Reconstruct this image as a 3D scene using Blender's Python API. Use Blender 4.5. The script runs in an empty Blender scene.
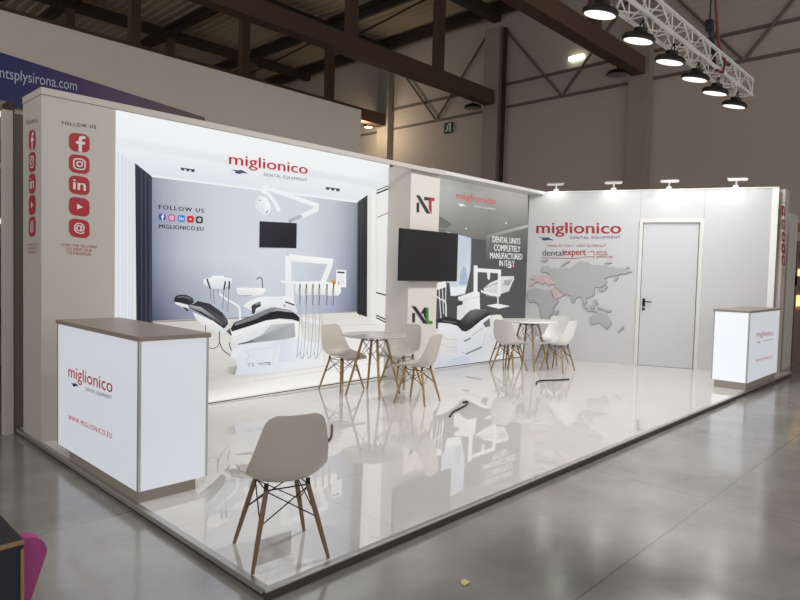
import bpy, math, random
from mathutils import Vector, Matrix
random.seed(7)
PI = math.pi
C = bpy.context.scene.collection
# ------------------------------------------------------------------ survey camera
K = 1.57 / 1.70            # survey units -> metres (the survey took the lens at 1.70 above the stand floor)
F = 623.4
YAW, PITCH, ROLL = math.radians(46.26), math.radians(2.618), math.radians(1.495)
H = 1.70
fwd = Vector((math.sin(YAW)*math.cos(PITCH), math.cos(YAW)*math.cos(PITCH), -math.sin(PITCH)))
rt0 = Vector((math.cos(YAW), -math.sin(YAW), 0)); up0 = rt0.cross(fwd)
right = rt0*math.cos(ROLL) + up0*math.sin(ROLL); up = up0*math.cos(ROLL) - rt0*math.sin(ROLL)
EYE = Vector((0, 0, H))
HF = -0.06                 # hall floor height below the stand floor

def ray(u, v): return right*((u-400)/F) - up*((v-300)/F) + fwd
class Plane:               # a vertical plane of the place: its point, horizontal direction, outward normal
    def __init__(s, p, e):
        s.p = Vector(p); s.e = Vector(e).normalized(); s.n = Vector((s.e.y, -s.e.x, 0))
    def at(s, u, v, off=0.0):
        d = ray(u, v); t = (s.p+s.n*off-EYE).dot(s.n)/d.dot(s.n)
        return EYE + d*t

# ------------------------------------------------------------------ materials
def lin(c):
    def f(x):
        x /= 255.0
        return x/12.92 if x <= 0.04045 else ((x+0.055)/1.055)**2.4
    return (f(c[0]), f(c[1]), f(c[2]), 1.0)
MATS = {}
def mat(name, rgb, rough=0.5, metal=0.0, emit=0.0, spec=0.5, bump=None, vary=None, emit_rgb=None):
    if name in MATS: return MATS[name]
    m = bpy.data.materials.new(name); m.use_nodes = True
    nt = m.node_tree; b = nt.nodes['Principled BSDF']
    b.inputs['Base Color'].default_value = lin(rgb)
    b.inputs['Roughness'].default_value = rough
    b.inputs['Metallic'].default_value = metal
    b.inputs['Specular IOR Level'].default_value = spec
    if emit:
        b.inputs['Emission Color'].default_value = lin(emit_rgb or rgb); b.inputs['Emission Strength'].default_value = emit
    if vary:               # (scale, other colour, stretch)
        tc = nt.nodes.new('ShaderNodeTexCoord'); mp = nt.nodes.new('ShaderNodeMapping'); n = nt.nodes.new('ShaderNodeTexNoise'); r = nt.nodes.new('ShaderNodeMix')
        r.data_type = 'RGBA'; mp.inputs['Scale'].default_value = vary[2]
        n.inputs['Scale'].default_value = vary[0]; n.inputs['Detail'].default_value = 6
        nt.links.new(tc.outputs['Object'], mp.inputs['Vector']); nt.links.new(mp.outputs['Vector'], n.inputs['Vector'])
        nt.links.new(n.outputs['Fac'], r.inputs['Factor'])
        r.inputs['A'].default_value = lin(rgb); r.inputs['B'].default_value = lin(vary[1])
        nt.links.new(r.outputs['Result'], b.inputs['Base Color'])
    if bump:
        n2 = nt.nodes.new('ShaderNodeTexNoise'); n2.inputs['Scale'].default_value = bump[0]
        bp = nt.nodes.new('ShaderNodeBump'); bp.inputs['Strength'].default_value = bump[1]; bp.inputs['Distance'].default_value = 0.01
        nt.links.new(n2.outputs['Fac'], bp.inputs['Height']); nt.links.new(bp.outputs['Normal'], b.inputs['Normal'])
    MATS[name] = m
    return m
def print_mat(name, emit, base):
    m = bpy.data.materials.new(name); m.use_nodes = True
    nt = m.node_tree; b = nt.nodes['Principled BSDF']
    a = nt.nodes.new('ShaderNodeVertexColor'); a.layer_name = 'ink'
    mul = nt.nodes.new('ShaderNodeMix'); mul.data_type = 'RGBA'; mul.blend_type = 'MULTIPLY'; mul.inputs['Factor'].default_value = 1
    mul.inputs['B'].default_value = (base, base, base, 1)
    nt.links.new(a.outputs['Color'], mul.inputs['A']); nt.links.new(mul.outputs['Result'], b.inputs['Base Color'])
    nt.links.new(a.outputs['Color'], b.inputs['Emission Color']); b.inputs['Emission Strength'].default_value = emit
    b.inputs['Roughness'].default_value = 0.45; b.inputs['Specular IOR Level'].default_value = 0.25
    return m

M_white = mat('white laminate', (214, 213, 211), 0.45)
M_grey = mat('pale grey laminate', (186, 180, 173), 0.5)
M_pil = mat('off-white pillar laminate', (206, 201, 195), 0.45)
M_panel = mat('white wall panel', (198, 199, 202), 0.4)
M_door = mat('grey door leaf', (200, 201, 205), 0.4)
M_alu = mat('brushed aluminium', (196, 196, 194), 0.32, 0.9)
M_alu2 = mat('dull aluminium', (232, 230, 226), 0.4, 0.1)
M_dark = mat('black metal', (22, 22, 24), 0.45, 0.3)
M_black = mat('black gloss screen', (26, 26, 30), 0.25)
M_bez = mat('black plastic', (18, 18, 20), 0.4)
M_red = mat('crimson print', (164, 28, 42), 0.5)
M_redd = mat('dark red print', (165, 36, 40), 0.5)
M_navy = mat('navy print', (52, 62, 120), 0.5)
M_ink = mat('black ink', (24, 24, 30), 0.5)
M_greyink = mat('grey ink', (96, 98, 104), 0.5)
M_green = mat('green print', (52, 120, 52), 0.5)
M_taupe = mat('taupe worktop', (150, 138, 128), 0.4, vary=(3, (138, 126, 117), (1, 8, 1)))
M_skirt = mat('dark brown platform edge', (62, 55, 50), 0.55)
M_plinth = mat('stone grey plinth', (150, 142, 132), 0.35)
M_lit = mat('backlit acrylic', (150, 153, 156), 0.25, emit=0.52, emit_rgb=(238, 243, 250))
M_lit2 = mat('brightly backlit acrylic', (150, 153, 156), 0.25, emit=0.7, emit_rgb=(246, 249, 255))
M_shell = mat('warm grey moulded plastic', (194, 187, 179), 0.38)
M_shellw = mat('white moulded plastic', (232, 231, 228), 0.35)
M_shellp = mat('pale grey moulded plastic', (214, 210, 206), 0.36)
M_wood = mat('beech dowel', (172, 142, 98), 0.5, vary=(14, (140, 110, 72), (1, 1, 0.15)))
M_wooddark = mat('walnut dowel', (132, 108, 82), 0.5, vary=(14, (108, 84, 62), (1, 1, 0.15)))
M_timber = mat('dark glulam timber', (104, 77, 62), 0.7, vary=(2, (84, 61, 49), (0.25, 4, 4)))
M_brace = mat('wall steel', (112, 101, 94), 0.7)
M_steel = mat('dark roof steel', (50, 43, 40), 0.7)
M_column = mat('pale concrete column', (168, 158, 146), 0.8, vary=(2, (152, 142, 132), (1, 1, 1)))
M_part = mat('grey partition board', (176, 168, 158), 0.75, vary=(1.5, (168, 160, 150), (1, 1, 1)))
M_lens = mat('lamp diffuser', (200, 200, 195), 0.4, emit=1.0, emit_rgb=(255, 253, 246))
M_lensoff = mat('dim lamp diffuser', (120, 118, 112), 0.4)
M_pink = mat('magenta fabric', (178, 80, 142), 0.85, bump=(220, 0.3))
M_desk = mat('black desk board', (26, 25, 34), 0.5, vary=(60, (34, 32, 40), (1, 1, 1)))
M_tan = mat('tan edge banding', (150, 118, 92), 0.55)
M_brown = mat('brown stand panel', (112, 94, 84), 0.6)
M_warm = mat('warm lit display', (255, 200, 120), 0.5, emit=1.5)
M_leaf = mat('dry leaf', (205, 190, 130), 0.7)
M_redcable = mat('red cable jacket', (124, 44, 40), 0.5)
M_led = mat('green white lamp', (200, 240, 200), 0.5, emit=6, emit_rgb=(225, 245, 215))
M_warmlamp = mat('warm flood lens', (255, 226, 170), 0.5, emit=7)
M_exit = mat('green exit panel', (26, 60, 46), 0.5)
M_exitw = mat('exit sign white', (210, 220, 210), 0.5)
M_map = mat('grey map board', (172, 173, 176), 0.55)
M_mapd = mat('map edge and drop shadow', (92, 93, 97), 0.55)
M_mapd2 = mat('panel joint', (150, 151, 154), 0.6)
M_mapr = mat('map board with red lines', (196, 178, 180), 0.55)
M_print = print_mat('backlit fabric print', 0.86, 0.12)
M_printd = print_mat('backlit dark fabric print', 0.8, 0.12)
M_ban = print_mat('banner print', 0.03, 0.9)

def tile_mat():
    m = bpy.data.materials.new('glossy white floor tiles'); m.use_nodes = True
    nt = m.node_tree; b = nt.nodes['Principled BSDF']
    tc = nt.nodes.new('ShaderNodeTexCoord'); mp = nt.nodes.new('ShaderNodeMapping'); br = nt.nodes.new('ShaderNodeTexBrick')
    br.offset = 0.0
    br.inputs['Scale'].default_value = 1.0; br.inputs['Brick Width'].default_value = 1.0; br.inputs['Row Height'].default_value = 1.0
    br.inputs['Mortar Size'].default_value = 0.0018; br.inputs['Mortar Smooth'].default_value = 0.2
    br.inputs['Color1'].default_value = lin((214, 213, 211)); br.inputs['Color2'].default_value = lin((212, 211, 209)); br.inputs['Mortar'].default_value = lin((176, 173, 168))
    nt.links.new(tc.outputs['Object'], mp.inputs['Vector']); nt.links.new(mp.outputs['Vector'], br.inputs['Vector'])
    nt.links.new(br.outputs['Color'], b.inputs['Base Color'])
    n = nt.nodes.new('ShaderNodeTexNoise'); n.inputs['Scale'].default_value = 1.6
    bp = nt.nodes.new('ShaderNodeBump'); bp.inputs['Strength'].default_value = 0.001; bp.inputs['Distance'].default_value = 0.01
    nt.links.new(tc.outputs['Object'], n.inputs['Vector']); nt.links.new(n.outputs['Fac'], bp.inputs['Height']); nt.links.new(bp.outputs['Normal'], b.inputs['Normal'])
    b.inputs['Roughness'].default_value = 0.012; b.inputs['IOR'].default_value = 2.9
    return m
def concrete_mat():
    m = bpy.data.materials.new('polished concrete'); m.use_nodes = True
    nt = m.node_tree; b = nt.nodes['Principled BSDF']
    tc = nt.nodes.new('ShaderNodeTexCoord')
    n = nt.nodes.new('ShaderNodeTexNoise'); n.inputs['Scale'].default_value = 0.9; n.inputs['Detail'].default_value = 8; n.inputs['Roughness'].default_value = 0.62
    cr = nt.nodes.new('ShaderNodeValToRGB')
    cr.color_ramp.elements[0].position = 0.35; cr.color_ramp.elements[0].color = lin((114, 114, 112))
    cr.color_ramp.elements[1].position = 0.68; cr.color_ramp.elements[1].color = lin((154, 153, 150))
    nt.links.new(tc.outputs['Object'], n.inputs['Vector']); nt.links.new(n.outputs['Fac'], cr.inputs['Fac'])
    # saw-cut joints
    mp = nt.nodes.new('ShaderNodeMapping'); mp.inputs['Location'].default_value = (0.3, 1.15, 0)
    br = nt.nodes.new('ShaderNodeTexBrick'); br.offset = 0
    br.inputs['Scale'].default_value = 1.0; br.inputs['Brick Width'].default_value = 5.2; br.inputs['Row Height'].default_value = 2.6
    br.inputs['Mortar Size'].default_value = 0.006; br.inputs['Mortar Smooth'].default_value = 0.3
    br.inputs['Color1'].default_value = (1, 1, 1, 1); br.inputs['Color2'].default_value = (1, 1, 1, 1); br.inputs['Mortar'].default_value = (0.55, 0.55, 0.55, 1)
    nt.links.new(tc.outputs['Object'], mp.inputs['Vector']); nt.links.new(mp.outputs['Vector'], br.inputs['Vector'])
    mul = nt.nodes.new('ShaderNodeMix'); mul.data_type = 'RGBA'; mul.blend_type = 'MULTIPLY'; mul.inputs['Factor'].default_value = 1
    nt.links.new(cr.outputs['Color'], mul.inputs['A']); nt.links.new(br.outputs['Color'], mul.inputs['B'])
    nt.links.new(mul.outputs['Result'], b.inputs['Base Color'])
    n2 = nt.nodes.new('ShaderNodeTexNoise'); n2.inputs['Scale'].default_value = 2.3; n2.inputs['Detail'].default_value = 5
    mr = nt.nodes.new('ShaderNodeMapRange'); mr.inputs['To Min'].default_value = 0.08; mr.inputs['To Max'].default_value = 0.22
    nt.links.new(tc.outputs['Object'], n2.inputs['Vector']); nt.links.new(n2.outputs['Fac'], mr.inputs['Value']); nt.links.new(mr.outputs['Result'], b.inputs['Roughness'])
    b.inputs['IOR'].default_value = 3.0
    return m
def corrugated_mat():
    m = bpy.data.materials.new('corrugated roof deck'); m.use_nodes = True
    nt = m.node_tree; b = nt.nodes['Principled BSDF']
    b.inputs['Base Color'].default_value = lin((174, 156, 136)); b.inputs['Roughness'].default_value = 0.6
    return m
def sandwich_mat():
    m = bpy.data.materials.new('sandwich wall cladding'); m.use_nodes = True
    nt = m.node_tree; b = nt.nodes['Principled BSDF']
    tc = nt.nodes.new('ShaderNodeTexCoord'); w = nt.nodes.new('ShaderNodeTexWave'); w.bands_direction = 'Z'
    w.inputs['Scale'].default_value = 1.6; w.inputs['Distortion'].default_value = 0
    mx = nt.nodes.new('ShaderNodeMix'); mx.data_type = 'RGBA'; mx.inputs['A'].default_value = lin((194, 179, 169)); mx.inputs['B'].default_value = lin((191, 176, 166))
    nt.links.new(tc.outputs['Object'], w.inputs['Vector']); nt.links.new(w.outputs['Fac'], mx.inputs['Factor']); nt.links.new(mx.outputs['Result'], b.inputs['Base Color'])
    b.inputs['Roughness'].default_value = 0.7
    return m

# ------------------------------------------------------------------ mesh builder (all coordinates in survey units)
class MB:
    def __init__(s): s.v = []; s.f = []; s.m = []; s.mats = []; s.col = []; s.smooth = []
    def mi(s, m):
        if m not in s.mats: s.mats.append(m)
        return s.mats.index(m)
    def poly(s, pts, m, cols=None, smooth=False):
        b = len(s.v); s.v += [Vector(p) for p in pts]; s.f.append(list(range(b, b+len(pts)))); s.m.append(s.mi(m)); s.smooth.append(smooth)
        s.col.append(cols)
    def mesh(s, pts, faces, m, smooth=False):
        b = len(s.v); s.v += [Vector(p) for p in pts]; k = s.mi(m)
        for f in faces: s.f.append([b+i for i in f]); s.m.append(k); s.smooth.append(smooth); s.col.append(None)
    def box(s, a, b, m, bev=0.0, M=None):
        x0, y0, z0 = a; x1, y1, z1 = b
        if x0 > x1: x0, x1 = x1, x0
        if y0 > y1: y0, y1 = y1, y0
        if z0 > z1: z0, z1 = z1, z0
        if bev <= 0:
            p = [(x0,y0,z0),(x1,y0,z0),(x1,y1,z0),(x0,y1,z0),(x0,y0,z1),(x1,y0,z1),(x1,y1,z1),(x0,y1,z1)]
            fs = [(3,2,1,0),(4,5,6,7),(0,1,5,4),(1,2,6,5),(2,3,7,6),(3,0,4,7)]
        else:
            import bmesh
            bm = bmesh.new(); bmesh.ops.create_cube(bm, size=1)
            for v in bm.verts: v.co = Vector(((x0+x1)/2+v.co.x*(x1-x0), (y0+y1)/2+v.co.y*(y1-y0), (z0+z1)/2+v.co.z*(z1-z0)))
            bmesh.ops.bevel(bm, geom=list(bm.edges), offset=bev, segments=2, profile=0.6, affect='EDGES')
            bm.verts.index_update(); p = [v.co.copy() for v in bm.verts]; fs = [[v.index for v in f.verts] for f in bm.faces]; bm.free()
        if M: p = [M @ Vector(q) for q in p]
        s.mesh(p, fs, m)
    def tube(s, pts, r, m, n=10, caps=True, smooth=True):
        pts = [Vector(p) for p in pts]; rs = r if isinstance(r, (list, tuple)) else [r]*len(pts)
        b = len(s.v); ref = None; k = s.mi(m)
        for i, p in enumerate(pts):
            t = (pts[min(i+1, len(pts)-1)]-pts[max(i-1, 0)]).normalized()
            if ref is None: ref = Vector((0, 0, 1)) if abs(t.z) < 0.9 else Vector((1, 0, 0))
            a = t.cross(ref).normalized(); c = a.cross(t).normalized(); ref = c
            for j in range(n):
                q = 2*PI*j/n; s.v.append(p + a*math.cos(q)*rs[i] + c*math.sin(q)*rs[i])
        def add(f, sm):
            s.f.append(f); s.m.append(k); s.smooth.append(sm); s.col.append(None)
        for i in range(len(pts)-1):
            for j in range(n):
                j2 = (j+1) % n; add([b+i*n+j, b+i*n+j2, b+(i+1)*n+j2, b+(i+1)*n+j], smooth)
        if caps:
            add([b+j for j in reversed(range(n))], False); add([b+(len(pts)-1)*n+j for j in range(n)], False)
    def lathe(s, prof, m, c=(0, 0, 0), n=32, smooth=True):
        b = len(s.v); k = s.mi(m); c = Vector(c)
        for r, z in prof:
            for j in range(n): s.v.append(c+Vector((r*math.cos(2*PI*j/n), r*math.sin(2*PI*j/n), z)))
        for i in range(len(prof)-1):
            for j in range(n):
                j2 = (j+1) % n; s.f.append([b+i*n+j, b+i*n+j2, b+(i+1)*n+j2, b+(i+1)*n+j]); s.m.append(k); s.smooth.append(smooth); s.col.append(None)
        for e, rev in ((0, True), (len(prof)-1, False)):
            if prof[e][0] > 1e-6:
                f = [b+e*n+j for j in range(n)]; s.f.append(f[::-1] if rev else f); s.m.append(k); s.smooth.append(False); s.col.append(None)
    def prism(s, pts, nrm, d, m, side=None):
        pts = [Vector(p) for p in pts]; nrm = Vector(nrm); q = [p+nrm*d for p in pts]; n = len(pts)
        s.mesh(q, [list(range(n))], m)
        s.mesh(pts+q, [[i, (i+1) % n, n+(i+1) % n, n+i] for i in range(n)], side or m)
    def build(s, name, parent=None, sharp=35):
        o0 = Vector(parent['_at']) if parent is not None and '_at' in parent else Vector((0, 0, 0))
        me = bpy.data.meshes.new(name)
        me.from_pydata([tuple((v-o0)*K) for v in s.v], [], s.f)
        for m in s.mats: me.materials.append(m)
        me.polygons.foreach_set('material_index', s.m)
        me.polygons.foreach_set('use_smooth', s.smooth)
        if any(c is not None for c in s.col):
            at = me.color_attributes.new('ink', 'FLOAT_COLOR', 'CORNER'); i = 0
            for f, c in zip(s.f, s.col):
                for j in range(len(f)):
                    cc = (255, 255, 255) if c is None else (c[j] if isinstance(c, list) else c)
                    at.data[i].color = lin(cc); i += 1
        me.update()
        if any(s.smooth): me.set_sharp_from_angle(angle=math.radians(sharp))
        o = bpy.data.objects.new(name, me); C.objects.link(o)
        if parent is not None: o.parent = parent
        return o
CLEAN = []
def tag(o, label, cat, group=None, kind=None):
    o['label'] = label; o['category'] = cat
    if group: o['group'] = group
    if kind: o['kind'] = kind
    return o
def thing(name, label, cat, at=(0, 0, 0), rz=0, group=None):
    o = bpy.data.objects.new(name, None); C.objects.link(o); o.location = Vector(at)*K; o.rotation_euler = (0, 0, rz)
    o.empty_display_size = 0.1
    o['_at'] = (0.0, 0.0, 0.0) if rz else tuple(float(x) for x in at); CLEAN.append(o)
    return tag(o, label, cat, group)
def local(name, label, cat, at, rz=0, group=None):         # a thing whose parts are modelled about its own base
    o = thing(name, label, cat, at, rz, group); o['_at'] = (0.0, 0.0, 0.0); return o
def sub(o):                                                # child meshes share their parent's survey origin
    if o.parent is not None: o['_at'] = tuple(o.parent['_at']); CLEAN.append(o)
    return o
def struct(name, mb, label=None, at=None):
    if at is not None:
        o = mb.build(name, {'_at': at}) if False else None
    o = mb.build(name); o['kind'] = 'structure'
    if label: o['label'] = label
    o['_at'] = (0.0, 0.0, 0.0); CLEAN.append(o)
    return o
def dup(root, at, rz, label):
    r = root.copy(); C.objects.link(r); r.location = Vector((at[0], at[1], at[2] or .004))*K; r.rotation_euler = (0, 0, rz); r['label'] = label; CLEAN.append(r)
    for ch in list(root.children):
        c = ch.copy(); C.objects.link(c); c.parent = r
        for g in list(ch.children):
            d = g.copy(); C.objects.link(d); d.parent = c
    return r

# ------------------------------------------------------------------ lettering
_TX = {}
def glyphs(text, bold=0.0, space=1.0):
    key = (text, bold, space)
    if key not in _TX:
        cu = bpy.data.curves.new('lettering', 'FONT'); cu.body = text; cu.offset = bold; cu.space_character = space; cu.resolution_u = 3
        o = bpy.data.objects.new('lettering', cu); C.objects.link(o)
        dg = bpy.context.evaluated_depsgraph_get(); dg.update()
        me = bpy.data.meshes.new_from_object(o.evaluated_get(dg))
        vs = [v.co.copy() for v in me.vertices]; fs = [list(p.vertices) for p in me.polygons]
        bpy.data.objects.remove(o); bpy.data.curves.remove(cu); bpy.data.meshes.remove(me)
        x0 = min(v.x for v in vs); x1 = max(v.x for v in vs); y0 = min(v.y for v in vs); y1 = max(v.y for v in vs)
        _TX[key] = ([((v.x-x0)/(x1-x0), (v.y-y0)/(y1-y0)) for v in vs], fs)
    return _TX[key]
def text_on(mb, pl, text, tl, tr, bl, m, off=0.004, bold=0.0, space=1.0, col=None, grad=None):
    """letter a plane between three photo points: top-left, top-right, bottom-left of the words' own box"""
    A = pl.at(*bl, off); X = pl.at(*tr, off)-pl.at(*tl, off); Y = pl.at(*tl, off)-A
    text_at(mb, A, X, Y, text, m, bold, space, col, grad)
def text_at(mb, A, X, Y, text, m, bold=0.0, space=1.0, col=None, grad=None):
    vs, fs = glyphs(text, 0.0, space); k = mb.mi(m)
    for q in ((0,) if bold <= .005 else (-1, 0, 1)):
      sx, sy = X.normalized()*(q*bold*1.1*Y.length), Y.normalized()*(abs(q)*bold*.5*Y.length)+X.cross(Y).normalized()*(q*.00015)
      b = len(mb.v); mb.v += [A+X*x+Y*y+sx+sy for x, y in vs]
      for f in fs:
        mb.f.append([b+i for i in f]); mb.m.append(k); mb.smooth.append(False); mb.col.append(col)
def rrect(cx, cy, w, h, r, n=6):
    P = []
    for qx, qy, a0 in ((1, 1, 0), (-1, 1, 90), (-1, -1, 180), (1, -1, 270)):
        for i in range(n+1):
            a = math.radians(a0+90*i/n); P.append((cx+qx*(w/2-r)+r*math.cos(a), cy+qy*(h/2-r)+r*math.sin(a)))
    return P
def ring2(mb, fn, cx, cy, r0, r1, m, n=20, col=None, w=1.0):
    for i in range(n):
        a, b = 2*PI*i/n, 2*PI*(i+1)/n
        mb.poly([fn(cx+r0*w*math.cos(a), cy+r0*math.sin(a)), fn(cx+r1*w*math.cos(a), cy+r1*math.sin(a)), fn(cx+r1*w*math.cos(b), cy+r1*math.sin(b)), fn(cx+r0*w*math.cos(b), cy+r0*math.sin(b))], m, col)
def badge(mb, A, X, Y, N, kind, back, fore, bcol=None, fcol=None, step=0.0015, rad=0.3, split=None):
    """a social badge on the parallelogram A + X*[0..1] + Y*[0..1]"""
    f0 = lambda x, y: A+X*x+Y*y
    f1 = lambda x, y: A+X*x+Y*y+N*step
    f2 = lambda x, y: A+X*x+Y*y+N*step*2
    mb.poly([f0(x, y) for x, y in rrect(.5, .5, 1, 1, rad)], back, bcol)
    if split is not None: mb = split
    if kind == 'f':
        mb.poly([f1(*p) for p in ((.46, 0.0), (.62, 0.0), (.62, .42), (.76, .42), (.79, .57), (.62, .57), (.62, .68), (.66, .74), (.79, .74), (.79, .88), (.62, .89), (.50, .82), (.46, .70), (.46, .57), (.33, .57), (.33, .42), (.46, .42))], fore, fcol)
    elif kind == 'camera':
        mb.poly([f1(x, y) for x, y in rrect(.5, .5, .62, .62, .2)], fore, fcol)
        mb.poly([f2(x, y) for x, y in rrect(.5, .5, .48, .48, .14)], back, bcol)
        f3 = lambda x, y: A+X*x+Y*y+N*step*3
        ring2(mb, f3, .5, .5, .095, .165, fore, col=fcol); ring2(mb, f3, .645, .645, 0.0, .035, fore, 8, col=fcol)
    elif kind == 'in':
        text_at(mb, f1(.2, .24), X*.6, Y*.54, 'in', fore, 0.03, 1, fcol)
    elif kind == 'play':
        mb.poly([f1(*p) for p in ((.38, .34), (.68, .5), (.38, .66))], fore, fcol)
    elif kind == 'at':
        text_at(mb, f1(.24, .2), X*.52, Y*.6, '@', fore, 0.02, 1, fcol)
KINDS = ['f', 'camera', 'in', 'play', 'at']
def swoosh(mb, pl, u0, v0, u1, v1, m, off, col=None):
    f = lambda x, y: pl.at(u0+(u1-u0)*x, v0+(v1-v0)*y, off)
    mb.poly([f(0, .1), f(.35, .25), f(.62, .2), f(.8, .55), f(1, .95), f(.66, .8), f(.45, 1), f(.2, .75), f(.28, .5)], m, col)

# ================================================================== THE HALL
XW = 21.0
mb = MB(); mb.poly([(-14, -9, HF), (XW, -9, HF), (XW, 33.4, HF), (-14, 33.4, HF)], concrete_mat()); struct('floor', mb)
mb = MB(); sw = sandwich_mat()
mb.box((XW, -9, HF), (XW+.25, 33.4, 12.3), sw); struct('wall_rear', mb)
mb = MB(); mb.box((-14, 33.4, HF), (XW+.25, 33.65, 12.3), sw); struct('wall_left', mb)
# corrugated deck, ribs along y
mb = MB(); cm = corrugated_mat(); prof = []
x = -6.0
while x < XW+.3:
    prof += [(x, 12.40), (x+.14, 12.40), (x+.19, 12.46), (x+.33, 12.46)]; x += .38
pts = []; 
for px, pz in prof: pts += [(px, -9, pz), (px, 33.6, pz)]
mb.mesh(pts, [(2*i, 2*i+1, 2*i+3, 2*i+2) for i in range(len(prof)-1)], cm); struct('ceiling', mb)

PX = [0.6, 4.8, 9.0, 13.2, 17.4]
TY = [9.0, 15.05, 21.2, 27.3]
LAB = ['timber roof truss ending at the wall column right of the lighting truss', 'dark timber roof truss ending above the exit sign, at the pale column mid picture', 'dark timber roof truss just beyond the grey partition, ending at the warm flood lamp', 'farthest dark timber roof truss, high beyond the grey partition']
for ty, lb in zip(TY, LAB):
    t = thing('roof_truss', lb, 'roof truss', (XW, ty, 8.45), 0, 'timber roof trusses')
    m = MB(); m.box((-5, ty-.22, 8.45), (XW-.38, ty+.22, 9.0), M_timber, .02); m.build('bottom_chord', t)
    m = MB(); m.box((-5, ty-.17, 11.8), (XW-.02, ty+.17, 12.2), M_steel); m.build('top_chord', t)
    for px in PX:
        m = MB(); m.box((px-.16, ty-.16, 9.0), (px+.16, ty+.16, 11.8), M_timber); m.build('post', t)
    for a, b in zip(PX[:-1], PX[1:]):
        m = MB(); m.tube([(a+.1, ty, 9.05), (b-.1, ty, 11.75)], .035, M_steel, 6); m.build('tie_rod', t)
for i, px in enumerate(PX[1:]+[20.6]):
    m = MB(); m.box((px-.13, -8, 12.22), (px+.13, 33.3, 12.395), M_steel)
    m.box((px-.06, -8, 11.92), (px+.06, 33.3, 12.22), M_steel)
    for ty in TY:           # notches are bridged by the truss chords
        pass
    tag(m.build('purlin'), ['first dark roof purlin seen top left above the partition', 'second dark roof purlin crossing above the partition', 'third dark roof purlin above the middle of the partition', 'fourth dark roof purlin crossing behind the tall post', 'dark roof purlin running along the top of the end wall'][i], 'purlin', 'roof purlins')
CL = ['pale column with its foot behind the lighting truss lamps', 'pale square column behind the middle of the stand, under the dark beam end', 'pale column beside the warm flood lamp, left of the exit sign']
for ty, lb in zip(TY[:3], CL):
    m = MB(); m.box((XW-.36, ty-.36, HF), (XW-.001, ty+.36, 11.5), M_column, .02); tag(m.build('wall_column'), lb, 'column', 'columns on the end wall')
m = MB(); m.box((XW-.3, TY[1]-.62, HF), (XW-.18, TY[1]-.5, 11.4), M_steel); tag(m.build('downpipe'), 'thin dark pipe running up beside the middle wall column', 'pipe')
# bracing on the end wall
mids = [18.1, 12.0, 5.9]
for z, lb in ((9.25, 'upper thin dark rail running across the end wall'), (8.35, 'lower thin dark rail running across the end wall')):
    m = MB(); m.box((XW-.06, -8, z-.05), (XW-.002, 33, z+.05), M_brace); tag(m.build('wall_rail'), lb, 'rail', 'rails on the end wall')
for i, (ym, lb) in enumerate(zip(mids, ['V-shaped brace on the end wall above the exit sign', 'V-shaped brace on the end wall left of the right-hand column', 'V-shaped brace on the end wall right of the lighting truss'])):
    t = thing('wall_brace', lb, 'brace', (XW-.08, ym, 8.41), 0, 'braces on the end wall')
    for s_ in (-1, 1):
        m = MB(); m.tube([(XW-.1, ym+s_*.06, 8.42), (XW-.1, ym+s_*2.6, 11.4)], .045, M_brace, 6); m.build('brace_bar', t)

# exit sign, emergency lamp, flood lamp on the end wall
P_end = Plane((XW-.02, 0, 0), (0, -1, 0))
t = thing('exit_sign', 'small dark green running man exit sign high on the end wall', 'sign', P_end.at(449, 128))
a = P_end.at(445, 134); b = P_end.at(453, 122)
m = MB(); m.box((XW-.1, a.y, a.z), (XW-.002, b.y, b.z), M_exit, .01); m.build('panel', t)
m = MB(); f = lambda x, y: Vector((XW-.104, a.y+(b.y-a.y)*x, a.z+(b.z-a.z)*y))
m.poly([f(*p) for p in ((.45, .2), (.6, .45), (.52, .55), (.55, .7), (.35, .65), (.3, .72), (.25, .66), (.4, .55), (.38, .35), (.2, .2), (.28, .15))], M_exitw)
ring2(m, f, .56, .8, 0, .08, M_exitw, 10); m.poly([f(*p) for p in ((.7, .1), (.9, .1), (.9, .9), (.7, .9))], M_exitw); m.build('pictogram', t)
c = P_end.at(577, 58); m = MB(); m.box((XW-.12, c.y-.28, c.z-.07), (XW-.002, c.y+.28, c.z+.07), M_led, .02); tag(m.build('emergency_light'), 'short glowing greenish emergency light on the end wall', 'light')
fl = Vector((20.3, 21.75, 8.95)); fl = EYE+ray(368.5, 125)*(20.2/ray(368.5, 125).x)
t = thing('flood_lamp', 'small glowing warm flood lamp beside the far left column', 'lamp', fl)
m = MB(); m.box(fl+Vector((-.1, -.22, -.1)), fl+Vector((.12, .22, .12)), M_dark, .02); m.build('housing', t)
m = MB(); m.lathe([(0, -.03), (.16, -.02), (.18, 0.0)], M_warmlamp, fl+Vector((0, 0, -.1))); m.build('lens', t)
m = MB(); m.tube([fl+Vector((0, 0, .12)), fl+Vector((0, -.4, .4)), (fl.x, 21.2-.1, 8.5)], .02, M_dark, 6); m.build('bracket', t)

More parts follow.
